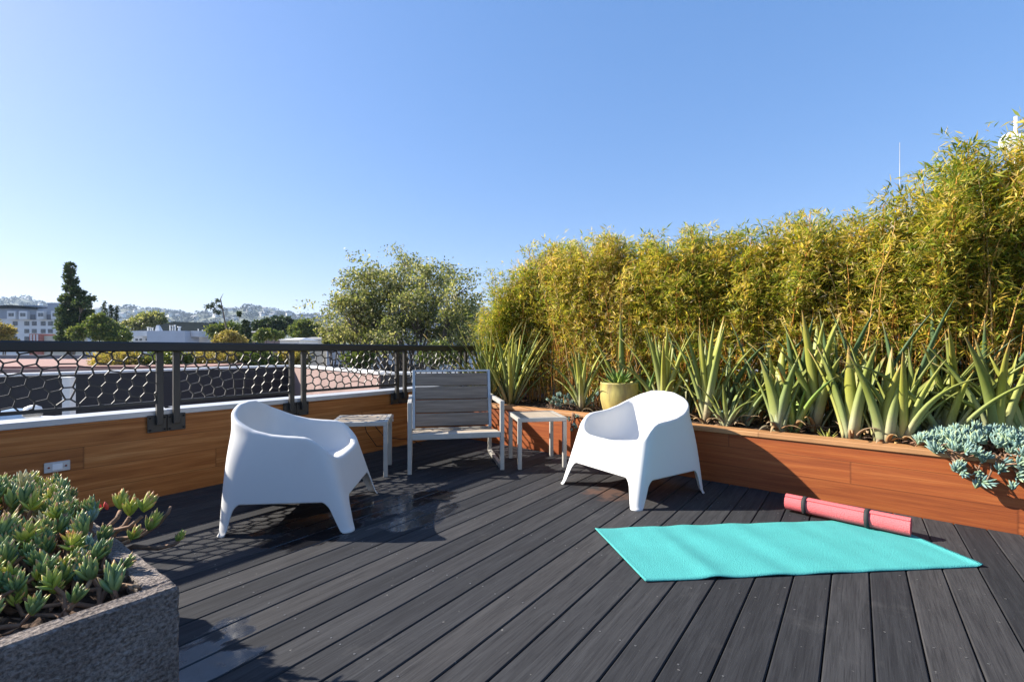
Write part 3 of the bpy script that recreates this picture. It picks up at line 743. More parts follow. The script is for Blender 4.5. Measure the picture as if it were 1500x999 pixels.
A_(1034,0.26,15,.85,.058,(.95,1.52),'tall upright aloe with curled dry lower leaves beside the right armchair back',7,curve=(-.3,.2),stem=.12)
A_(1090,0.36,10,.60,.06,(.7,1.35),'dark green aloe leaning right in shade between two taller aloes',8,curve=(-.4,.2),lean=(.2,.5))
A_(1140,0.25,9,.66,.095,(1.1,1.5),'aloe with broad pale blades and banded shadows above the middle of the planter cap',9,curve=(-.3,.25))
A_(1194,0.42,17,.82,.068,(.75,1.5),'aloe with leaves fanning out above a bare brown stalk',10,curve=(-.5,.2),stem=.3)
A_(1246,0.22,12,.72,.080,(1.12,1.5),'aloe with tall pale bundled blades, left of the near pair at the planter edge',11,curve=(-.3,.3),spread=.05)
A_(1296,0.2,13,.68,.078,(.85,1.5),'aloe with pale outward curved blades, right of the near pair at the planter edge',12,curve=(-.15,.5),spread=.06)
A_(1345,0.42,19,.85,.062,(.35,1.35),'aloe with long leaves sweeping right over the blue succulents',13,lean=(-.1,.6),curve=(-.25,.45),spread=.05)
A_(1400,0.6,14,.95,.058,(.5,1.4),'large aloe half hidden behind the blue succulents near the right edge',14,lean=(0,.5),curve=(-.4,.3))
A_(1500,0.42,9,.70,.085,(.6,1.45),'broad leaved aloe cut off by the right edge of the view',15,curve=(-.4,.2),lean=(2.6,.4))
for k,(x,y,L,s_) in enumerate(((1005,.6,.95,21),(1062,.55,.85,27),(1112,.6,1.0,22),(1165,.58,1.0,26),(1222,.55,1.05,23),(1268,.55,1.1,24),(1322,.5,1.05,25),(1372,.58,1.0,28),(1440,.6,1.0,29))):
    A_(x,y,7,L*.95,.058,(.75,1.5),'tall dark aloe in the back row against the bamboo',s_,'aloe_dark',curve=(-.35,.2),group='back row aloes against the bamboo',stem=.1)
A_(1213,0.16,8,.10,.02,(.4,1.4),'tiny pale aloe pup on the soil at the foot of the tall pair',30,curve=(0,.3),spread=.005)
A_(1322,.24,15,.72,.05,(.5,1.3),'narrow leaved aloe leaning right between the near pair and the blue succulents',31,lean=(-.1,.5),curve=(-.2,.3))
A_(1385,.36,17,.85,.052,(.3,1.2),'aloe with long narrow leaves fanning low behind the middle of the blue succulents',32,lean=(0,.4),curve=(-.2,.4))
A_(1462,.36,15,.85,.056,(.5,1.35),'aloe with crossing leaves behind the right end of the blue succulents',33,lean=(2.8,.3),curve=(-.3,.3))
A_(1064,.22,11,.5,.045,(.4,1.3),'low aloe with short arching leaves behind the small blue rosettes',34,lean=(0,.3),curve=(-.5,.2))
A_(1163,.34,13,.62,.05,(.6,1.4),'yellowish aloe filling the gap left of the bare stalked one',35,'agave',curve=(-.4,.2))
# potted agave
pb=pl(t_at(907,.27),.27,.395); pot=tag(empty('potted_agave',pb),'small green agave in a weathered cream glazed pot standing in the planter','potted plant')
mb=MB(); prof=[(0,.0),(.105,.0),(.125,.01),(.165,.08),(.187,.17),(.190,.25),(.182,.31),(.185,.316),(.186,.328),(.180,.334),(.170,.333),(.166,.32),(.165,.29),(0,.288)]
mb.lathe([(r*.97,z) for r,z in prof],48); mb.build('pot',M['pot'],pot)
mb=MB(); mb.lathe([(.158,.291),(.1,.297),(0,.302)],32); mb.build('soil',M['soil'],pot)
g=np.random.default_rng(44); mb=MB()
for k in range(38):
    f_=k/37; az=k*2.399; e=.12+1.25*f_**1.2
    blade(mb,(math.cos(az)*.03*(1-f_),math.sin(az)*.03*(1-f_),.295+f_*.02),az,e,.22*(1-.25*f_)*g.uniform(.85,1.1),  .046,.25,g,th=.14,n=7,base_w=.7)
mb.build('agave',M['agave'],pot)

# finger-leaved succulents ---------------------------------------------------
def finger(mb, base, d, L, r, g, mi=0, seg=6, n=5, flat=1.0):
    d=np.array(d,float); d/=np.linalg.norm(d); a=np.array((0,0,1.)) if abs(d[2])<.9 else np.array((1.,0,0))
    s1=np.cross(d,a); s1/=np.linalg.norm(s1); s2=np.cross(s1,d); bend=g.normal()*.06*L; up=np.array((0,0,1.))*L*.10
    prof=(.45,.85,1.0,.92,.60,.12) if n>=6 else (.5,.95,1.0,.72,.12)
    n=len(prof); vs=[]; al=[]
    for i in range(n):
        t=i/(n-1); c=np.array(base)+d*L*t+s1*bend*t*t+up*t*t
        for k in range(seg):
            an=2*math.pi*k/seg; vs.append(c+(s1*math.cos(an)+s2*math.sin(an)*flat)*r*prof[i]); al.append(t)
    fs=[(i*seg+k,i*seg+(k+1)%seg,(i+1)*seg+(k+1)%seg,(i+1)*seg+k) for i in range(n-1) for k in range(seg)]+[tuple((n-1)*seg+k for k in range(seg))]
    mb.add(vs,fs,mi,al)
def rosette(mb, c, axis, nl, L, r, g, mi=0, open_=.55, hi=True, flat=1.0):
    ax=np.array(axis,float); ax/=np.linalg.norm(ax); a=np.array((1.,0,0)) if abs(ax[0])<.8 else np.array((0,1.,0))
    s1=np.cross(ax,a); s1/=np.linalg.norm(s1); s2=np.cross(ax,s1)
    for k in range(nl):
        f_=k/nl; an=k*2.399+g.normal()*.2; o_=open_*(1.25-f_)+g.normal()*.07
        d=ax*math.cos(o_)+(s1*math.cos(an)+s2*math.sin(an))*math.sin(o_)
        b=np.array(c)+ax*(f_*L*.45-L*.35)
        finger(mb,b,d,L*g.uniform(.8,1.1),r*g.uniform(.85,1.15),g,mi,6,6 if hi else 5,flat)
def blue_patch(name,label,pts,seed,L=.048,r=.0062,nl=13,rz=0,mat='senecio',cat='succulent'):
    """pts: list of (world position of rosette, root position)"""
    g=np.random.default_rng(seed); o=tag(empty(name,pts[0][1]),label,cat); bx=np.array(pts[0][1]); ms=MB(); ml=MB()
    for (p,root) in pts:
        p=np.array(p)-bx; rt=np.array(root)-bx; mid=(p+rt)/2+g.normal(size=3)*.02+np.array((0,0,-.01))
        ms.tube([rt,mid,p],[.006,.005,.004],6,0,False)
        ax=(p-rt)*.6; ax=ax/max(.02,np.linalg.norm(ax))*.55+np.array((0,0,.75))+g.normal(size=3)*.28
        rosette(ml,p,ax,nl+int(g.integers(-2,4)),L*g.uniform(.8,1.15),r,g,0,.6,False)
    ms.build('stems',M['stem'],o); ml.build('foliage',M[mat],o); return o
g=np.random.default_rng(9)
# big trailing patch at the right end; positions in planter frame
def patch_pts(spec, n, g):
    (t0,t1),(y0,y1)=spec; out=[]
    for k in range(n):
        t=g.uniform(t0,t1); y=g.uniform(y0,y1); out.append((t,y))
    return out
pts=[]
t_at=lambda x,y=0.0: ((Q0[0]+QY[0]*y)-(x-CX)/F*(Q0[1]+QY[1]*y))/((x-CX)/F*QX[1]-QX[0])
tl=t_at(1345,.05); tr=t_at(1500)+.45
for k in range(340):
    t=g.uniform(tl,tr); f_=min(1,(t-tl)/.22); drop=.23*f_*g.beta(1,1.25); y=g.uniform(-.13,.34)*(.4+.6*f_)+(.07*(1-f_))
    if y<.02: z=.47-drop*(1 if y<0 else .4)+g.normal()*.012; y=min(y,-.02) if z<.43 else y
    else: z=.46+.07*math.sin(3.1*min(1,max(0,y)/.34))*f_+g.normal()*.014
    root=pl(t+g.normal()*.05, .12+g.uniform(0,.1), .42)
    if y<0: root=pl(t+g.normal()*.05, .0+g.uniform(-.02,.05), .445)
    pts.append((pl(t,y,z),root))
blue_patch('blue_succulent','mass of blue grey chalk fingered succulent spilling over the planter cap near the right edge',pts,51,L=.052,r=.0066,nl=12)
def small_patch(x0,x1,y,n,yr,zr,label,seed,L=.036):
    g=np.random.default_rng(seed); pts=[]
    for k in range(n):
        b=np.array(gnd(g.uniform(x0,x1),y,.41)); off=g.uniform(*yr); p=b+np.array((QY[0]*off,QY[1]*off,g.uniform(*zr))); pts.append((p,(p[0]+g.normal()*.03,p[1]+g.normal()*.03,.405)))
    blue_patch('blue_succulent',label,pts,seed,L=L,r=.0052,nl=10)
small_patch(802,862,601,62,(0,.26),(.02,.15),'low mound of blue green succulent behind the small side table',52,.04)
small_patch(1040,1062,618,13,(-.02,.1),(.02,.07),'few blue rosettes at the planter cap right of the right armchair',53,.042)
small_patch(1076,1108,621,15,(-.02,.1),(.02,.075),'cluster of blue rosettes on the planter soil under a leaning aloe',54,.042)
tt=t_at(840,0); pts=[(pl(tt+g.normal()*.03,-.035+g.normal()*.01,.40-.035*k),pl(tt,-.018,.432)) for k in range(5)]
blue_patch('blue_succulent','short blue green succulent strand hanging down the planter face behind the side table',pts,55,L=.036,r=.005,nl=9)

# ---- stone trough and its succulents
T0c=(-.829,1.175); TL,TW,TH=1.30,1.28,.45
def tr_(a,b,z=0): return (T0c[0]-U[0]*a-NN[0]*b, T0c[1]-U[1]*a-NN[1]*b, z)
# local frame: +x = U, +y = -NN ; the trough fills x in [-TL,0], y in [0,TW]
tg=tag(empty('stone_planter',(T0c[0],T0c[1],0.002),ANG_U),'rough dark cast stone trough planter filled with succulents in the near left corner','planter')
mb=MB(); w=.055
nx,nz=60,20
def rough_face(p0,e1,e2,n1,n2,nrm,amp=.0035):
    vs=[]
    for i in range(n1+1):
        for j in range(n2+1):
            k_=amp*rng.normal() if 0<i<n1 and 0<j<n2 else amp*.3*rng.normal()
            vs.append([p0[c]+e1[c]*i/n1+e2[c]*j/n2+nrm[c]*k_ for c in range(3)])
    mb.add(vs,[(i*(n2+1)+j,(i+1)*(n2+1)+j,(i+1)*(n2+1)+j+1,i*(n2+1)+j+1) for i in range(n1) for j in range(n2)])
mb.box((-TL,0,0),(0,w,TH),bev=.006); mb.box((-TL,TW-w,0),(0,TW,TH),bev=.006); mb.box((-w,w,0),(0,TW-w,TH),bev=.004); mb.box((-TL,w,0),(-TL+w,TW-w,TH),bev=.004)
mb.box((-TL+w,w,0),(-w,TW-w,.06))
tro=mb.build('trough',M['concrete'],tg)
bm_=tro.modifiers.new('sub','SUBSURF'); bm_.subdivision_type='SIMPLE'; bm_.levels=5; bm_.render_levels=5
tx=bpy.data.textures.new('grain','CLOUDS'); tx.noise_scale=.02; tx.noise_depth=3
dm=tro.modifiers.new('grain','DISPLACE'); dm.texture=tx; dm.strength=.009; dm.mid_level=.5; dm.texture_coords='LOCAL'
vs=[];n1,n2=60,44
for i in range(n1+1):
    for j in range(n2+1):
        x=-TL+w-.01+(TL-2*w+.02)*i/n1; y=w-.01+(TW-2*w+.02)*j/n2; vs.append((x,y,.405+.02*math.sin(x*13)*math.sin(y*17)+rng.normal()*.006))
mb=MB(); mb.add(vs,[(i*(n2+1)+j,(i+1)*(n2+1)+j,(i+1)*(n2+1)+j+1,i*(n2+1)+j+1) for i in range(n1) for j in range(n2)]); mb.build('soil',M['soil'],tg)
LABS={'low':'blue green succulents with brown stems filling the near part of the stone trough',
 }
def trough_group(name,label,spec,seed,mats,cat='succulent'):
    """spec: list of (a,b,z,size,kind) rosettes in trough coordinates (a towards the camera, b towards the parapet)"""
    g=np.random.default_rng(seed); base=np.array(tr_(spec[0][0],spec[0][1],.41)); o=tag(empty(name,tuple(base)),label,cat); ms=MB(); mls={}
    for (a,b,z,sz,kd) in spec:
        p=np.array(tr_(a,b,z))-base; ra,rb=min(max(a+g.normal()*.10,.09),TL-.1),min(max(b+g.normal()*.08,.09),TW-.08)
        rt=np.array(tr_(ra,rb,.395))-base
        m1=rt*.65+p*.35+g.normal(size=3)*.022; m2=rt*.25+p*.75+g.normal(size=3)*.015-np.array((0,0,.012))
        ms.tube([rt,m1,m2,p],[.0065*g.uniform(.6,1.3),.006,.005,.004],7,0,False)
        ax=(p-m2); ax=ax/max(.02,np.linalg.norm(ax))*.4+np.array((0,0,1.0))+g.normal(size=3)*.3
        ml=mls.setdefault(kd,MB())
        if kd=='succ': rosette(ml,p,ax,int(g.integers(10,16)),.040*sz,.0060*sz,g,0,.52,True,.75)
        elif kd=='senecio': rosette(ml,p,ax,int(g.integers(12,18)),.038*sz,.0050*sz,g,0,.45,True)
        elif kd=='succ_yellow': rosette(ml,p,ax,int(g.integers(9,14)),.036*sz,.0062*sz,g,0,.75,True,.65)
        else: rosette(ml,p,ax,int(g.integers(8,12)),.045*sz,.0066*sz,g,0,.6,True,.8)
    ms.build('stems',M['stem'],o)
    for kd,ml in mls.items(): ml.build('foliage',M[kd],o)
    return o,ms
g=np.random.default_rng(77)
def rnd(n,a0,a1,b0,b1,zf,kinds,probs,s0=.8,s1=1.25):
    out=[]
    for k in range(n):
        a=g.uniform(a0,a1); b=g.uniform(b0,b1); out.append((a,b,zf(a,b)+g.normal()*.018,g.uniform(s0,s1),str(g.choice(kinds,p=probs))))
    return out
hz=lambda a,b: .448+.112*min(1,max(0,(b-.10)/.5))*(1-.35*max(0,.25-a)/.25)*(1-.12*max(0,b-.9)/.35)
K4=['succ','senecio','succ_yellow','succ_pale']
trough_group('succulent_plant','dense blue green finger succulents heaped along the back of the stone trough',rnd(400,.04,.80,.42,1.24,hz,K4,[.50,.13,.31,.06]),61,None)
trough_group('succulent_plant','pale fuzzy succulents at the far left of the stone trough',rnd(90,.50,1.0,.75,1.22,lambda a,b:hz(a,b)+.012,K4,[.2,.15,.15,.5]),62,None)
trough_group('succulent_plant','mixed green succulents with bare woody stems in the middle of the stone trough',rnd(190,.10,.85,.20,.55,lambda a,b:hz(a,b)-.01,K4,[.58,.12,.27,.03]),63,None)
trough_group('succulent_plant','succulent rosette pressed into the near corner of the stone trough',[(.10,.125,.455,1.35,'succ'),(.13,.19,.475,1.2,'succ'),(.17,.13,.45,1.0,'succ'),(.06,.20,.47,.9,'succ'),(.20,.19,.48,1.1,'succ_yellow'),(.24,.12,.46,1.0,'succ'),(.08,.28,.49,1.0,'succ'),(.30,.15,.465,.9,'succ')],64,None)
trough_group('succulent_plant','scattered small rosettes among dead leaves along the front rim of the stone trough',rnd(16,.28,.9,.09,.2,lambda a,b:.455,K4,[.6,.05,.3,.05],.6,.9)+[(.52,.03,.445,.8,'succ'),(.56,-.015,.42,.7,'succ_yellow')],65,None)
# long stem reaching over the deck
o=tag(empty('succulent_plant',tr_(.06,.36,.43)),'woody succulent stems with yellow green tips reaching out of the trough over the deck','succulent')
bs=np.array(tr_(.06,.36,.43)); ms=MB(); ml=MB(); mr=MB()
def P2(px,py,Y): return np.array(at(px,py,Y))-bs
for path,tip,kd,sz in (([(196,800,1.50),(232,803,1.52),(255,797,1.53),(262,793,1.53)],(262,789,1.53),'succ_yellow',.55),
                       ([(170,790,1.48),(205,786,1.50),(232,768,1.52),(247,750,1.53),(250,742,1.53)],None,None,0),
                       ([(170,776,1.50),(190,772,1.52),(208,756,1.53)],(214,742,1.53),'succ_yellow',1.0),
                       ([(175,790,1.48),(200,786,1.50),(214,776,1.51)],(222,770,1.51),'succ_yellow',.95),
                       ([(160,770,1.55),(172,758,1.58),(176,748,1.6)],(177,738,1.6),'succ_yellow',.9),
                       ([(168,780,1.5),(182,770,1.53),(190,757,1.54)],(192,748,1.54),'succ',.9),
                       ([(150,800,1.45),(170,800,1.46),(190,792,1.47)],(196,785,1.47),'succ',.7)):
    q_=[P2(*p) for p in path]; q_[0]=q_[0]; q_=[P2(140,800,1.5)*.5+q_[0]*.5-np.array((0,0,.03))]+q_
    ms.tube(q_,[.0085,.008,.007,.006,.005,.004][:len(q_)],7,0,True)
    if tip is not None: rosette(ml,P2(*tip),(q_[-1]-q_[-2])/np.linalg.norm(q_[-1]-q_[-2])*.6+np.array((.1,0,.7)),13,.052*sz,.0088*sz,g,0,.55,True,.7)
ms.build('stems',M['stem'],o); ml.build('foliage',M['succ_yellow'],o)
for (px,py,Y) in ((147,747,1.62),(157,746,1.62),(126,751,1.6),(114,757,1.58)):
    p=P2(px,py,Y); finger(mr,p,(rng.normal()*.3,-.2,.8),.026,.007,g)
mr.build('red_buds',M['red_bud'],o)
# dead leaves and stems lying between the plants
mb=MB()
for k in range(420):
    a=g.uniform(.06,TL-.1); b=g.uniform(.07,TW-.1); p=Vector(tr_(a,b,.425+g.uniform(0,.02))); r=g.uniform(.006,.016)
    m=Matrix.Translation(p)@Matrix.Rotation(g.uniform(0,6.28),4,'Z')@Matrix.Rotation(g.normal()*.5,4,'X')@Matrix.Rotation(g.normal()*.4,4,'Y')
    vs=[m@Vector(q_) for q_ in ((-r,0,0),(-r*.2,r*.35,.002),(r,0,.004),(-r*.2,-r*.35,.002),(0,0,-.003))]
    mb.add(vs,[(0,3,2,1),(0,1,4),(1,2,4),(2,3,4),(3,0,4)])
for k in range(36):
    a=g.uniform(.1,TL-.3); b=g.uniform(.1,.5); p=np.array(tr_(a,b,.43)); d=g.normal(size=3)*.07; d[2]=abs(d[2])*.5
    mb.tube([p,p+d*.5+g.normal(size=3)*.01,p+d],[.006,.0055,.004],6)
M['litter']=simple('dry leaf litter',(.27,.17,.10),.9,0,.5,25)
tag(mb.build('leaf_litter',M['litter']),'brown dry leaves and twigs covering the trough soil','leaf litter',kind='stuff')

# ============================================================ NEIGHBOURING ROOFS
def wall_run(name,label,pts,top,bot,th,mat,cap,cath='wall',capw=.36):
    """low parapet with a coping, along pts"""
    o=tag(empty(name,(pts[0][0],pts[0][1],bot)),label,cath)
    bx=np.array((pts[0][0],pts[0][1],bot))
    for A,B in zip(pts[:-1],pts[1:]):
        d=np.array(B)-np.array(A); L=np.hypot(*d); a=math.atan2(d[1],d[0])
        m=Matrix.Translation(Vector((A[0]-bx[0],A[1]-bx[1],-bx[2])))@Matrix.Rotation(a,4,'Z')
        mb=MB(); mb.box((0,0,bot),(L,th,top-.05),M4=m); mb.build('wall_face',mat,o)
        mb=MB(); mb.box((-.02,-.03,top-.05),(L+.02,capw,top),M4=m,bev=.01); mb.build('coping',cap,o)
    return o
M['membrane']=simple('black membrane',(.010,.011,.016),.6,0,.3,2)
M['mauve']=simple('mauve stucco',(.27,.185,.165),.9,0,.18,1.2,.3,40)
M['cap_w']=simple('pale sheet metal cap',(.58,.58,.57),.5,0,.1,2)
M['gravel_red']=simple('red brown gravel',(.27,.15,.12),.95,0,.2,3,.4,30)
M['grey_roof']=simple('grey flat roof',(.20,.20,.20),.9,0,.2,1)
wall_run('neighbour_parapet','black roof parapet with a pale metal cap beyond the left part of the railing',[(-13.4,.3),(-9.1,8.4),(-6.35,13.5)],.605,-1.6,.3,M['membrane'],M['cap_w'])
wall_run('neighbour_parapet','sunlit mauve stucco parapet with a pale cap seen through the railing left of the bench',[(-6.3,13.5),(-2.60,9.2)],.605,-1.6,.3,M['mauve'],M['cap_w'])
wall_run('neighbour_parapet','dark parapet with a pale cap seen through the railing behind the bench',[(-2.55,9.15),(5.5,9.9)],.605,-1.6,.3,M['membrane'],M['cap_w'])
mb=MB(); mb.prism([(-16,-2),(8,-2),(8,9.4),(-2.5,9.0),(-6.3,13.4),(-9.3,8.4),(-14,0)],-9,-1.6); tag(mb.build('roof',M['grey_roof']),kind='structure')
# things on the lower roof
v=at(48,612,6.0); vt=tag(empty('roof_vent',(v[0],v[1],-1.54)),'white round louvred roof vent beyond the left end of the railing','vent')
mb=MB(); mb.lathe([(.05,0),(.05,1.65),(.065,1.66),(.065,1.72)],20); mb.build('pipe',M['white_wall'],vt)
mb=MB(); mb.lathe([(.055,1.721),(.09,1.74),(.096,1.80),(.08,1.85),(.03,1.875),(0,1.88)],20); mb.build('hood',M['white_wall'],vt)
mb=MB()
for k in range(5): mb.lathe([(.0915+.001*k,1.745+.011*k),(.099,1.748+.011*k),(.0915+.001*k,1.751+.011*k)],20)
mb.build('louvre',M['bronze'],vt)
p=at(101,552,7.2); vt=tag(empty('duct_post',(p[0],p[1],-1.6)),'tall square white duct standing in front of the black neighbour parapet','duct')
mb=MB(); mb.box((-.065,-.05,0),(.065,.05,p[2]+1.6-.02),bev=.008); mb.build('duct',M['cap_w'],vt); mb=MB(); mb.box((-.072,-.058,p[2]+1.582),(.072,.058,p[2]+1.6),bev=.005); mb.build('lid',M['white_wall'],vt)
p=at(14,608,6.3); tag_=tag(empty('skylight_dome',(p[0],p[1],-1.6)),'bluish skylight dome low on the neighbouring roof at the left edge','skylight')
mb=MB(); mb.box((-.32,-.3,0),(.32,.3,p[2]+1.55),bev=.01); mb.build('kerb',M['cap_w'],tag_)
mb=MB(); mb.lathe([(.30,p[2]+1.551),(.27,p[2]+1.62),(.17,p[2]+1.67),(0,p[2]+1.69)],24); M['blue_dome']=simple('blue grey dome',(.32,.42,.52),.2); mb.build('dome',M['blue_dome'],tag_)
# brown gravel roof building beyond
bb=tag(empty('flat_roof_building',(-22,22,-9)),'low building with a red brown flat roof and pale edge beyond the black parapet','building')
mb=MB(); mb.prism([(-42+22,14-22),(-9.8+22,15.5-22),(-12.5+22,27-22),(-40+22,29-22)],0,9.42); mb.build('walls',M['mauve'],bb)
mb=MB(); mb.prism([(-41.8+22,14.2-22),(-10+22,15.7-22),(-12.7+22,26.8-22),(-39.8+22,28.8-22)],9.425,9.5); mb.build('roof',M['gravel_red'],bb)
mb=MB(); mb.box((-21,6.9,9.5),(9.8,7.2,9.72),bev=.01); mb.build('roof_edge',M['grey_roof'],bb)

# ============================================================ DISTANCE
GZ=-9.0
mb=MB(); 
M['ground']=simple('city ground',(.13,.13,.12),.95,0,.3,.05)
mb.add([(-5200,-2500,GZ),(5200,-2500,GZ),(5200,3800,GZ),(-5200,3800,GZ)],[(0,1,2,3)]); tag(mb.build('ground',M['ground']),kind='structure')
def tree(name,label,Y,blobs,leaf,n,mat,trunk=None,cat='tree',group=None,th=.2,depth=.8,dens_shell=.5,sub=0,seed=1,limb_mat='bark',gz=GZ,yo=0):
    """blobs: (px,py,rx,ry) in photo pixels at distance Y -> real crown masses"""
    g=np.random.default_rng(seed); k_=Y/F
    cx=np.mean([b[0] for b in blobs]); bx,_,_=at(trunk if trunk is not None else cx,500,Y); o=tag(empty(name,(bx,Y,gz)),label,cat,group)
    C=[]; 
    for (px,py,rx,ry) in blobs:
        c=np.array(at(px,py,Y))-np.array((bx,Y,gz)); c[1]+=g.normal()*rx*k_*.35*depth; C.append((c,np.array((rx*k_,rx*k_*depth,ry*k_))))
    vol=np.array([c[1].prod()**(2/3) for c in C]); cnt=(n*vol/vol.sum()).astype(int)
    mb=MB(); allP=[];allD=[]
    zc=min(c[0][2] for c in C)
    tb=np.array((0,0,zc*.62))
    mb.tube([(0,0,-.1),tb*.5+np.array((g.normal()*.05,0,0)),tb],[th,th*.85,th*.7],8,0,False)
    for (c,r),m_ in zip(C,cnt):
        mid=tb*.45+c*.55+g.normal(size=3)*r*.12
        mb.tube([tb*.98,mid*.5+tb*.5+g.normal(size=3)*.08,mid,c],[th*.5,th*.4,th*.28,th*.12],6,0,False)
        ns=max(6,int(m_/38)); u=g.normal(size=(ns,3)); u/=np.linalg.norm(u,axis=1,keepdims=True); rad=g.uniform(.35,1.0,(ns,1))**dens_shell
        sc_=c+u*rad*r; 
        for q_ in sc_[::max(1,ns//14)]: mb.tube([mid*.3+c*.7,(c+q_)/2+g.normal(size=3)*r*.05,q_],[th*.14,th*.08,th*.03],4,0,False)
        idx=g.integers(0,ns,m_); P=sc_[idx]+g.normal(size=(m_,3))*r.mean()*.16; D=(P-c)/r+g.normal(size=(m_,3))*.8; allP.append(P);allD.append(D)
    P=np.concatenate(allP); D=np.concatenate(allD); L=g.uniform(.7,1.3,len(P))*leaf
    mb.build('trunk',M[limb_mat],o); cloud_obj('crown',leaf_quads(P,D,L,L*.55),M[mat],o); return o
# big olive green tree left of the bamboo: multi-stemmed, open crown
def big_tree():
    g=np.random.default_rng(5); Y=26.0; k_=Y/F; bx=at(600,500,Y)[0]; o=tag(empty('broadleaf_tree',(bx,Y,GZ)),'large rounded olive green tree with many thin trunks beyond the railing','tree')
    O=np.array((bx,Y,GZ)); mb=MB(); P=[];D=[]
    stems=[]
    for (ry_,n_) in ((1.0,11),(.72,9),(.42,6),(.15,3)):
        for q in range(n_):
            an=math.pi*(.02+.96*q/(n_-1)); stems.append((592+98*ry_*math.cos(an)+g.normal()*3, 486-92*ry_*math.sin(an)+g.normal()*4))
    stems+=[(505,492),(530,490),(560,492),(690,490),(665,492)]
    for i,(px,py) in enumerate(stems):
        tgt=np.array(at(px,py,Y+g.normal()*1.4))-O; base=np.array((g.normal()*.5,g.normal()*.5,0)); kn=np.array((base[0]+(tgt[0])*.30+g.normal()*.2,base[1],6.8+g.uniform(0,1.0)))
        mb.tube([base,base*.6+kn*.4,kn,(kn*.5+tgt*.5)+g.normal(size=3)*.2,tgt],[.15,.12,.09,.06,.025],7,0,False)
        for j in range(11):
            u=g.normal(size=3); u/=np.linalg.norm(u); q_=tgt+u*np.array((.8,1.3,.62))*g.uniform(.4,1.1)
            ex=(q_+O-np.array(at(596,500,Y))); 
            s_=kn*.3+tgt*.7 if g.random()<.5 else tgt
            m1=(s_+q_)/2+g.normal(size=3)*.12; mb.tube([s_,m1,q_],[.035,.022,.008],5,0,False)
            for c_ in range(2):
                q2=q_+g.normal(size=3)*.28; n_=52
                P.append(q2+g.normal(size=(n_,3))*np.array((.24,.24,.17))); D.append(g.normal(size=(n_,3))+np.array((0,0,-.3)))
    P=np.concatenate(P);D=np.concatenate(D)
    W_=P+O; px=CX+W_[:,0]*F/Y
    L=g.uniform(.11,.19,len(P)); mb.build('trunk',M['bark'],o); cloud_obj('crown',leaf_quads(P,D,L,L*.55),M['olive_leaf'],o)
big_tree()
tree('ivy_covered_tree','tall narrow dark tree wrapped in ivy with limbs reaching right, left of the skyline',62,[(103,392,6,8),(101,408,7,8),(102,425,8,9),(99,442,9,10),(101,458,11,11),(100,476,12,14),(99,495,12,12),(115,427,10,2.2),(121,437,12,2.6),(126,446,12,2.6),(117,456,12,4),(114,466,12,5),(116,478,12,8)],.32,15000,'ivy_leaf',trunk=103,seed=11,th=.45,cat='tree')
tree('cedar_tree','broad bushy cedar in front of the ivy covered tree',55,[(118,488,14,9),(134,478,16,12),(150,484,18,14),(165,490,18,10),(142,468,12,7),(182,494,14,6)],.26,13000,'green_leaf',trunk=150,seed=12,cat='cedar')
for (x,top,w) in ((153,443,9),(163,448,10),(171,450,7)):
    Y=58; g=np.random.default_rng(x); o=tag(empty('conifer_tree',(at(x,500,Y)[0],Y,GZ)),'thin spiky conifer rising above the cedar','conifer',group='thin conifers above the cedar'); zt=at(x,top,Y)[2]-GZ
    mb=MB(); mb.tube([(0,0,0),(0,0,zt*.6),(0,0,zt)],[.18,.1,.02],6,0,False); P=[];D=[]
    for k in range(30):
        f_=k/29; z=zt-(zt*.5)*f_; r_=.12+w*Y/F*.8*f_
        for a in range(5):
            an=g.uniform(0,6.28); e=np.array((math.cos(an)*r_,math.sin(an)*r_,-.1*r_)); b_=np.array((0,0,z)); mb.tube([b_,b_+e],[.02,.006],3,0,False)
            m_=9; tt=g.uniform(.15,1,(m_,1)); P.append(b_+e*tt+g.normal(size=(m_,3))*.05); D.append(np.tile(e,(m_,1))+g.normal(size=(m_,3))*.5)
    P=np.concatenate(P);D=np.concatenate(D); mb.build('trunk',M['bark'],o); cloud_obj('crown',leaf_quads(P,D,np.full(len(P),.28),np.full(len(P),.08)),M['dark_leaf'],o)
tree('broadleaf_tree','olive brown rounded tree behind the dark hipped roof',120,[(205,472,16,9),(225,468,18,8),(195,480,13,9),(240,473,12,6)],.6,6000,'olive_leaf',seed=14)
tree('broadleaf_tree','dark green tree right of the white building below the thin leaning tree',70,[(322,485,13,9),(338,483,14,9),(352,488,12,10),(333,494,16,8)],.36,8000,'green_leaf',seed=15)
tree('broadleaf_tree','yellowish bush just above the railing in front of the dark green tree',50,[(335,494,14,8),(322,500,10,7),(348,500,10,8)],.24,4000,'yellow_leaf',seed=16)
tree('ivy_pole_tree','small dark ivy clad trunk left of the round trees',66,[(360,474,4,6),(359,484,6,8),(363,494,5,7)],.25,2500,'dark_leaf',seed=17)
tree('broadleaf_tree','dark spreading tree left of the round green tree',95,[(382,479,11,8),(398,476,12,8),(412,480,9,9),(402,488,14,8)],.45,7000,'dark_leaf',seed=18)
tree('umbrella_pine','flat topped dark pine just behind the dark spreading tree',130,[(412,468,12,3),(420,471,9,3),(424,480,9,8)],.6,2500,'dark_leaf',seed=19,cat='pine')
tree('broadleaf_tree','round domed green tree left of the large olive tree',85,[(447,476,12,8),(434,483,11,9),(458,484,13,9),(446,489,18,8),(468,490,8,6)],.4,9000,'green_leaf',seed=20)
tree('broadleaf_tree','low bright green bush between two tree groups above the railing',60,[(390,488,13,5),(402,492,11,5),(382,494,10,5)],.26,4000,'green_leaf',seed=21)
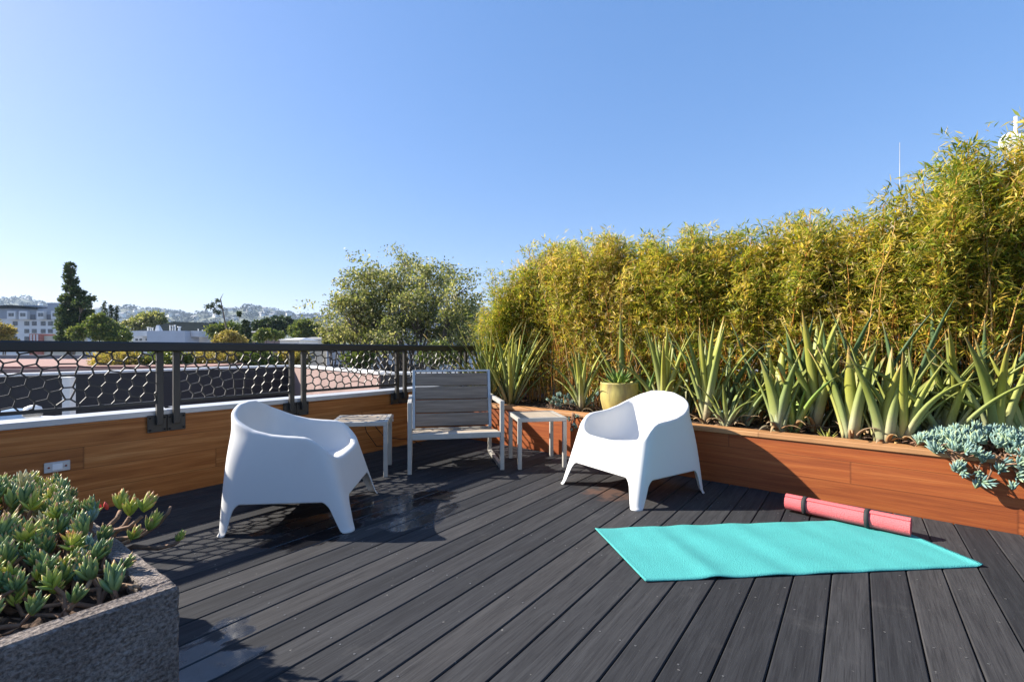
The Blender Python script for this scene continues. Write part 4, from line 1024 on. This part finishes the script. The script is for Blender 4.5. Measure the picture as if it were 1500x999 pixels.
tree('broadleaf_tree','bright yellow leaved tree at the far left edge above the railing',45,[(2,484,13,11),(14,488,10,9),(-12,490,14,12),(8,498,16,8)],.2,6000,'yellow_leaf',seed=22)
tree('broadleaf_tree','pale yellow green foliage touching the left side of the large olive tree',32,[(495,492,12,8),(484,498,10,7),(508,485,9,9),(478,488,6,6)],.14,6000,'olive_leaf',seed=23)
# sparse leaning tree
Y=52; o=tag(empty('sparse_tree',(at(334,505,Y)[0],Y,GZ)),'thin bare leaning tree with a few dark leaf clusters on its left','tree'); g=np.random.default_rng(3)
O=np.array((at(334,505,Y)[0],Y,GZ)); q_=lambda x,y: np.array(at(x,y,Y))-O
mb=MB(); mb.tube([(0,0,0),q_(334,500),q_(331,478),q_(327,458),q_(323,438),q_(327,430)],[.12,.10,.085,.07,.05,.015],6,0,False)
P=[]
for (x,y,r_) in ((319,441,3),(311,446,4),(303,450,3.5),(315,455,4),(322,449,2.5),(320,458,3),(309,450,3)):
    mb.tube([q_(325,452),(q_(325,452)+q_(x,y))/2,q_(x,y)],[.03,.02,.01],4,0,False); P.append(q_(x,y)+g.normal(size=(80,3))*r_*Y/F*.5)
P=np.concatenate(P); mb.build('trunk',M['bark'],o); cloud_obj('crown',leaf_quads(P,g.normal(size=P.shape),np.full(len(P),.22),np.full(len(P),.1)),M['dark_leaf'],o)
tree('slender_tree','slender tree with one tiny dark tuft on top against the hills',66,[(351,460,3,3.4)],.2,500,'dark_leaf',seed=31,th=.05)
# street shrubs seen through the honeycomb panels
shr=[(95,538,30,22),(180,533,34,26),(250,530,30,26),(310,530,34,26),(370,528,34,24),(425,526,24,20)]
for i,(x,y,rx,ry) in enumerate(shr[1:]):
    tree('street_tree','yellow green street tree top filling the view through the railing',17.5+.8*i,[(x,y,rx,ry*.55),(x-rx*.5,y+4,rx*.6,ry*.5),(x+rx*.5,y+2,rx*.6,ry*.55)],.12,5200,('yellow_leaf','green_leaf','yellow_leaf','green_leaf','yellow_leaf')[i],seed=40+i,group='street tree tops beyond the black parapet',cat='tree')
for i,(x,y,rx,ry,Y) in enumerate([(525,525,22,20,20),(640,520,26,26,21),(668,520,16,18,24)]):
    tree('street_tree','green street tree behind the railing near the bench',Y,[(x,y,rx,ry*.6),(x+rx*.4,y-5,rx*.6,ry*.5)],.12,3500,'green_leaf',seed=50+i,group='street trees behind the bench')

# buildings
M['bldg_grey']=simple('grey blue facade',(.27,.30,.35),.8,0,.06,.3); M['bldg_white']=simple('white facade',(.62,.63,.64),.8,0,.06,.3)
M['glass']=(lambda n:n.bsdf((.05,.07,.09),.08,0,.6))(N('window glass')); M['roof_dark']=simple('dark shingle roof',(.022,.028,.030),.95,0,.3,2,spec=.03); M['roof_slate']=simple('slate roof edge',(.10,.11,.12),.8)
M['shade_grey']=simple('recess grey',(.13,.14,.16),.8)
M['cream']=simple('cream stucco',(.50,.46,.38),.85,0,.08,.6); M['brick']=simple('red brick',(.36,.13,.10),.85,0,.2,3)
def bx_px(mb,x0,x1,y0,y1,Y,dep,O,yo=0,mi=0):
    A=at(x0,y1,Y); B=at(x1,y0,Y); mb.box((A[0]-O[0],yo,A[2]-O[2]),(B[0]-O[0],dep+yo,B[2]-O[2]),mi)
Y=178; O=(at(0,0,Y)[0],Y,GZ); ap=tag(empty('apartment_building',O),'grey and white apartment block with projecting window bays at the far left','building')
mb=MB(); mb.box((at(-120,0,Y)[0]-O[0],0,0),(at(90,0,Y)[0]-O[0],14,at(0,466.5,Y)[2]-GZ)); mb.build('white_storeys',M['bldg_white'],ap)
mb=MB(); mb.box((at(-120,0,Y)[0]-O[0],-.25,at(0,467,Y)[2]-GZ),(at(90,0,Y)[0]-O[0],14.2,at(0,452,Y)[2]-GZ)); mb.build('upper_storey',M['bldg_grey'],ap)
mb=MB(); mb.add([(at(x,y,Y)[0]-O[0],yy,at(x,y,Y)[2]-GZ) for x,y,yy in ((-30,450,-1),(20,447,-1),(56,450,-1),(56,453.5,-1),(20,451.5,-1),(-30,453,-1),(-30,450,6),(20,447,6),(56,450,6),(56,453.5,6),(20,451.5,6),(-30,453,6))],[(0,1,4,5),(1,2,3,4),(6,11,10,7),(7,10,9,8),(0,6,7,1),(1,7,8,2),(3,9,10,4),(4,10,11,5),(2,8,9,3),(0,5,11,6)],smooth=False); mb.build('roof',M['roof_dark'],ap)
mb=MB(); bx_px(mb,64,90,443,452,Y,10,O,1.5); mb.build('penthouse',M['bldg_grey'],ap); mb=MB(); bx_px(mb,22,44,446,452,Y,5,O,3); mb.build('penthouse',M['bldg_grey'],ap)
for (x0,x1) in ((-52,-40),(-22,-10),(16,28),(33,45),(59,69),(80,91)):
    mb=MB(); bx_px(mb,x0,x1,456,468,Y,1.4,O,-1.4); bay=mb.build('window_bay',M['bldg_white'],ap)
    mb=MB(); bx_px(mb,x0+2.5,x0+5.8,459,464,Y,.2,O,-1.5); bx_px(mb,x0+6.6,x0+9.8,459,464,Y,.2,O,-1.5); mb.build('pane',M['glass'],bay)
for y0 in (471,482,493):
    for x0 in (-50,-38,-20,-6,19,36,47,60,70.5,82):
        mb=MB(); bx_px(mb,x0,x0+6.8,y0,y0+6,Y,.3,O,-.12); wf=mb.build('window',M['shade_grey'],ap)
        mb=MB(); bx_px(mb,x0+.5,x0+3.1,y0+.6,y0+5.3,Y,.1,O,-.18); bx_px(mb,x0+3.7,x0+6.3,y0+.6,y0+5.3,Y,.1,O,-.18); mb.build('pane',M['glass'],wf)
for x0 in (46,70):
    mb=MB(); bx_px(mb,x0,x0+6.5,461,468.5,Y,.3,O,-.4); mb.build('balcony',M['shade_grey'],ap)
Y=100; O=(at(60,0,Y)[0],Y,GZ); b_=tag(empty('brick_building',O),'small red brick and cream building below the apartment block','building')
mb=MB(); bx_px(mb,43,61,489,520,Y,6,O); mb.build('brick_wall',M['brick'],b_); mb=MB(); bx_px(mb,61,88,492,520,Y,6,O,.5); mb.build('cream_wall',M['cream'],b_); mb=MB(); bx_px(mb,75,80,483,492,Y,1,O,1); mb.build('chimney',M['bldg_white'],b_)
for x in (45.5,50,54.5): mb=MB(); bx_px(mb,x,x+1.6,490,500,Y,.2,O,-.15); mb.build('pilaster',M['bldg_white'],b_)
# hipped roof building
Y=92; O=(at(250,0,Y)[0],Y,GZ); b_=tag(empty('hip_roof_building',O),'long white building with a dark hipped roof and white roof pipes','building')
def P(x,y,d): p=at(x,y,Y); return (p[0]-O[0],d,p[2]-GZ)
(lambda m: (m.node_tree.nodes.clear(), (lambda d,o: (setattr(d.inputs[0],'default_value',(.022,.028,.030,1)), m.node_tree.links.new(d.outputs[0],o.inputs[0])))(m.node_tree.nodes.new('ShaderNodeBsdfDiffuse'), m.node_tree.nodes.new('ShaderNodeOutputMaterial'))))(M['roof_dark'])
M['front_grey']=simple('pale blue grey wall',(.46,.50,.56),.8,0,.06,.4)
M['roof_light']=simple('sunlit shingle',(.24,.22,.20),.85,0,.2,2)
vs=[P(193,486,0),P(330,486,0),P(222,468.5,6),P(294,471,6),P(204,486,12),P(318,486,12)]
mb=MB(); mb.add(vs,[(0,1,3,2),(1,5,3),(5,4,2,3),(4,0,2),(0,4,5,1)],smooth=False); mb.build('roof',M['roof_dark'],b_)
mb=MB(); mb.add([P(296,478,-1),P(312,478,-1),P(304,470,2),P(298,478,5),P(312,478,5)],[(0,1,2),(1,4,2),(4,3,2),(3,0,2)],smooth=False); mb.build('dormer',M['roof_dark'],b_)
mb=MB(); bx_px(mb,193,330,486.3,530,Y,11.5,O,.3); mb.build('walls',M['bldg_white'],b_)
mb=MB(); bx_px(mb,208,241,485.5,493,Y,3,O,-3); mb.build('eaves_box',M['bldg_white'],b_); mb=MB(); bx_px(mb,295,306,485.5,494,Y,3,O,-3); mb.build('eaves_box',M['bldg_white'],b_)
mb=MB(); bx_px(mb,241.3,294.5,486,530,Y,4,O,-4.5); mb.build('front_block',M['front_grey'],b_)
for x in (197,203,212,221):
    mb=MB(); bx_px(mb,x,x+3,496,499,Y,.2,O,.2); mb.build('window',M['glass'],b_)
for (x,w_,y) in ((225.5,2.4,480.5),(229,2,481),(232,2,481.5),(257.5,2,478),(261,2,478),(264.5,2.2,477.5),(270.5,4.2,480.5),(298,1.4,483),(304,1.4,484)):
    p=P(x,y,-1.5); q2=P(x,487,-1.5); mb=MB(); r_=w_*Y/F/2; mb.tube([(q2[0],-1.5,q2[2]),(p[0],-1.5,p[2])],r_*.8,8); mb.tube([(p[0],-1.5,p[2]),(p[0],-1.5,p[2]+r_*.8)],r_*1.15,8); mb.build('roof_pipe',M['white_wall'],b_)
mb=MB(); mb.add([P(238,486,-2),P(245,486,-2),P(241,477,-1.6),P(238,477,-1.6),P(238,486,-1),P(245,486,-1),P(241,477,-1.2),P(238,477,-1.2)],[(0,1,2,3),(7,6,5,4),(0,3,7,4),(3,2,6,7),(2,1,5,6)],smooth=False); mb.build('roof_hatch',M['bldg_white'],b_)
# small white roofs, far mid-ground
for (lab,Y,x0,x1,y0,ymid,mat) in (('small house with white gabled roof below and left of the round domed tree',58,410,438,494,498,'white_wall'),('small house with pale grey roof directly below the round domed tree',64,436,474,493,497,'bldg_white'),('low brown house behind the bright green bush',75,352,384,484,487,'mauve'),('blue grey house block against the hills left of the dark spreading tree',150,364,378,472,474,'bldg_grey')):
    O=(at((x0+x1)/2,0,Y)[0],Y,GZ); h_=tag(empty('small_house',O),lab,'house'); a=at(x0,ymid,Y); b=at(x1,ymid,Y); hw=(b[0]-a[0])/2; zt=a[2]-GZ; zr=at(x0,y0,Y)[2]-GZ
    mb=MB(); mb.box((-hw,0,0),(hw,6,zt)); mb.build('walls',M[mat],h_)
    mb=MB(); mb.add([(-hw-.2,-.3,zt),(hw+.2,-.3,zt),(hw+.2,6.3,zt),(-hw-.2,6.3,zt),(-hw*.6,3,zr),(hw*.6,3,zr)],[(0,1,5,4),(1,2,5),(2,3,4,5),(3,0,4),(3,2,1,0)],smooth=False); mb.build('roof',M['grey_roof'] if mat!='white_wall' else M['cap_w'],h_)
    for x in (-hw*.5,hw*.4): mb=MB(); mb.box((x,-.05,zt-1.9),(x+.9,.0,zt-.8)); mb.build('window',M['glass'],h_)
# pale buildings behind the big tree
for (lab,Y,x0,x1,y0,mat) in (('cream building seen through the crown of the large olive tree, left one',48,545,585,478,'cream'),('taller white building seen through the crown of the large olive tree',46,590,642,440,'bldg_white'),('white building between the large olive tree and the bamboo',50,655,712,452,'bldg_white'),('beige building seen between the posts of the railing left of the bench',36,425,475,509,'cream'),('low white building behind the railing above the bench',34,478,660,512,'bldg_white'),('beige building seen between the nearest pair of railing posts',30,232,250,508,'cream')):
    O=(at((x0+x1)/2,0,Y)[0],Y,GZ); h_=tag(empty('town_building',O),lab,'building'); a=at(x0,y0,Y); b=at(x1,y0,Y); hw=(b[0]-a[0])/2; zt=a[2]-GZ
    mb=MB(); mb.box((-hw,0,0),(hw,8,zt),bev=.02); mb.build('walls',M[mat],h_); mb=MB(); mb.box((-hw-.12,-.12,zt+.002),(hw+.12,8.1,zt+.2),bev=.02); mb.build('roof_edge',M['cap_w'],h_)
    for zz in (1.3,4.1,6.9):
        for x in np.arange(-hw+.5,hw-1.0,1.9): mb=MB(); mb.box((x,-.05,zt-zz-1),(x+.9,-.003,zt-zz+.3)); f_=mb.build('window',M['white_wall'],h_); mb=MB(); mb.box((x+.07,-.07,zt-zz-.93),(x+.83,-.051,zt-zz+.23)); mb.build('pane',M['glass'],f_)
# neighbour house behind the bamboo with dish and masts
O=(12.5,8.5,GZ); nb=tag(empty('neighbour_house',O),'neighbouring house roof hidden behind the bamboo hedge','house')
mb=MB(); mb.box((-5.5,0,0),(6,8,9.6)); mb.build('walls',M['bldg_grey'],nb); mb=MB(); mb.box((-5.7,-.2,9.605),(6.2,8.2,9.8),bev=.02); mb.build('roof',M['grey_roof'],nb)
def behind(x,y,Y): return at(x,y,Y)
p=at(1488,208,9.0); ds=tag(empty('satellite_dish',(p[0],p[1],.8)),'white round satellite dish on a pole peeking over the bamboo at the upper right','satellite dish')
hz_=p[2]-.8; mb=MB(); mb.tube([(0,0,0),(0,0,hz_+.48)],.028,12); mb.build('pole',M['white_pl'],ds)
mb=MB(); vs=[];m=Matrix.Translation((-.02,-.10,hz_-.06))@Matrix.Rotation(R(-18),4,'Z')@Matrix.Rotation(R(72),4,'X')
prof=[(r_,-.55*r_*r_) for r_ in np.linspace(0.01,.30,10)]
k0=[(r_*math.cos(a),r_*math.sin(a),z) for r_,z in prof for a in np.arange(32)*math.pi/16]
mb.add([m@Vector(q_) for q_ in k0],[(i*32+k,i*32+(k+1)%32,(i+1)*32+(k+1)%32,(i+1)*32+k) for i in range(9) for k in range(32)]); d_=mb.build('reflector',M['white_pl'],ds); md=d_.modifiers.new('t','SOLIDIFY'); md.thickness=.012
mb=MB(); mb.tube([m@Vector((0,-.28,.05)),m@Vector((0,-.1,.32))],.01,6); mb.tube([m@Vector((0,-.1,.31)),m@Vector((0,-.06,.36))],.03,8); mb.build('feed_arm',M['frame'],ds)
p=at(1318,209,9.5); mm=tag(empty('antenna_mast',(p[0],p[1],.8)),'hair thin antenna mast standing above the bamboo','antenna'); mb=MB(); mb.tube([(0,0,0),(0,0,(p[2]-.8)*.8),(0,0,p[2]-.8)],[.007,.006,.004],6); mb.build('mast',M['frame'],mm)

# hills ---------------------------------------------------------------
sk=[(-600,448),(-60,442),(0,441),(50,444),(95,447),(130,455),(190,463),(232,455),(262,457),(282,463),(300,461),(330,458),(352,459),(380,455),(410,457),(440,462),(470,464),(520,460),(700,462),(900,458),(1500,450),(2200,455)]
YR=2300.0; YF=1050.0
nx,ny=420,26; vs=[]
gh=np.random.default_rng(2)
def hn(x,y): return math.sin(x*.011+y*.004)*.5+math.sin(x*.027-y*.009+1)*.3+math.sin(x*.06+y*.02+2)*.2
for j in range(ny):
    f_=j/(ny-1)
    for i in range(nx):
        px=-600+2800*i/(nx-1); X=(px-CX)*YR/F
        zt=H+(YH-np.interp(px,[a for a,_ in sk],[b for _,b in sk])-3)*YR/F
        prof=(math.sin(min(1,f_/.75)*math.pi/2)**1.35) if f_<.75 else 1-.25*(f_-.75)
        Yv=YF+(YR-YF)*f_/.75
        z=-12+(zt+12)*prof*(1+.16*hn(X,Yv)*(1-abs(f_-.4)) * (1 if f_<.7 else 0))+hn(X*3,Yv*3)*1.5
        vs.append((X*(.75+.25*min(1,f_/.75)),Yv,z))
mb=MB(); mb.add(vs,[(j*nx+i,j*nx+i+1,(j+1)*nx+i+1,(j+1)*nx+i) for j in range(ny-1) for i in range(nx-1)])
M['hill']=simple('hillside',(.10,.115,.07),.95,0,.4,.012)
tag(mb.build('hills',M['hill']),kind='structure')
V=np.array(vs).reshape(ny,nx,3)
def hill_pt(f_,px):
    j=f_*(ny-1); i=(px+600)/2800*(nx-1); j0=min(int(j),ny-2); i0=min(int(i),nx-2); a=j-j0;b=i-i0
    return V[j0,i0]*(1-a)*(1-b)+V[j0+1,i0]*a*(1-b)+V[j0,i0+1]*(1-a)*b+V[j0+1,i0+1]*a*b
P=[];D=[]
for k in range(1500):
    px=gh.uniform(-40,760); f_=gh.uniform(.2,.78) if k%3 else gh.uniform(.70,.77); c=hill_pt(f_,px); r_=gh.uniform(5,11)*(1.0 if f_<.7 else gh.uniform(.7,1.5))
    m_=34; u=gh.normal(size=(m_,3)); u/=np.linalg.norm(u,axis=1,keepdims=True); P.append(c+np.array((0,0,r_*.6))+u*np.array((r_,r_,r_*.8))); D.append(u+gh.normal(size=(m_,3))*.8)
P=np.concatenate(P);D=np.concatenate(D)
o=cloud_obj('hill_trees',leaf_quads(P,D,np.full(len(P),7.5),np.full(len(P),5.0)),M['hill_leaf']); tag(o,'woods covering the hazy far hills','trees',kind='stuff')
hp=None
for k in range(170):
    px=gh.uniform(-10,500); f_=gh.uniform(.22,.70); c=hill_pt(f_,px)
    if hp is None:
        hp=empty('hill_house'); mb=MB(); mb.box((-7,-5,-4),(7,5,7)); mb.build('walls',M['white_wall'],hp); mb=MB(); mb.add([(-8,-6,7),(8,-6,7),(8,6,7),(-8,6,7),(-8,0,11),(8,0,11)],[(0,1,5,4),(2,3,4,5),(0,4,3),(1,2,5),(0,3,2,1)],smooth=False); mb.build('roof',M['grey_roof'],hp); e=hp
    else: e=copy_tree(hp)
    s_=gh.uniform(.6,1.5); e.location=tuple(c+np.array((0,0,2))); e.scale=(s_,s_,s_*gh.uniform(.8,1.3)); e.rotation_euler.z=gh.uniform(-.8,.8)
    tag(e,'tiny pale house on the hazy far hillside','house','houses scattered over the far hills')

# haze: one closed box of even pale air
mb=MB(); mb.box((-5300,-2600,GZ-8),(5300,3900,262)); o=mb.build('haze',None); o.data.materials.clear()
hm=bpy.data.materials.new('haze air'); hm.use_nodes=True; nt=hm.node_tree; nt.nodes.clear(); oo=nt.nodes.new('ShaderNodeOutputMaterial'); pv=nt.nodes.new('ShaderNodeVolumePrincipled')
pv.inputs['Color'].default_value=(.60,.77,1,1); pv.inputs['Density'].default_value=.00012; pv.inputs['Anisotropy'].default_value=.1; nt.links.new(pv.outputs[0],oo.inputs['Volume'])
o.data.materials.append(hm); tag(o,kind='stuff')

# ============================================================ LIGHT, CAMERA
sun_dir=Vector((-1.52,.25,1.0)).normalized()
el=math.asin(sun_dir.z); azm=math.atan2(sun_dir.x,sun_dir.y)
w=bpy.data.worlds.new('World'); S.world=w; w.use_nodes=True; nt=w.node_tree; nt.nodes.clear()
sky=nt.nodes.new('ShaderNodeTexSky'); sky.sky_type='NISHITA'; sky.sun_disc=False; sky.sun_elevation=el; sky.sun_rotation=azm
sky.air_density=1.0; sky.dust_density=.7; sky.ozone_density=2.5; sky.altitude=20
bg=nt.nodes.new('ShaderNodeBackground'); bg.inputs[1].default_value=.145; ow=nt.nodes.new('ShaderNodeOutputWorld')
hs=nt.nodes.new('ShaderNodeHueSaturation'); hs.inputs['Saturation'].default_value=1.75; gm=nt.nodes.new('ShaderNodeGamma'); gm.inputs[1].default_value=.5; nt.links.new(sky.outputs[0],gm.inputs[0]); nt.links.new(gm.outputs[0],hs.inputs['Color']); tn=nt.nodes.new('ShaderNodeMix'); tn.data_type='RGBA'; tn.blend_type='MULTIPLY'; tn.inputs[0].default_value=1; tn.inputs[7].default_value=(1.03,.99,1.17,1); nt.links.new(hs.outputs[0],tn.inputs[6]); nt.links.new(tn.outputs[2],bg.inputs[0]); nt.links.new(bg.outputs[0],ow.inputs[0])
sl=bpy.data.lights.new('sun','SUN'); sl.energy=4.7; sl.angle=R(.5); sl.color=(1,.93,.82); so=bpy.data.objects.new('sun',sl); COL.objects.link(so)
so.rotation_euler=(-sun_dir).to_track_quat('-Z','Y').to_euler(); so.location=(-20,5,20)
cam=bpy.data.cameras.new('camera'); cam.sensor_width=36; cam.lens=F/1500*36; cam.shift_y=13/1500; cam.clip_end=12000; cam.clip_start=.05
co=bpy.data.objects.new('camera',cam); COL.objects.link(co); co.location=(0,0,H); co.rotation_euler=(R(90),0,0); S.camera=co
S.view_settings.view_transform='Standard'; S.view_settings.look='None'; S.view_settings.exposure=1.45; S.view_settings.gamma=1
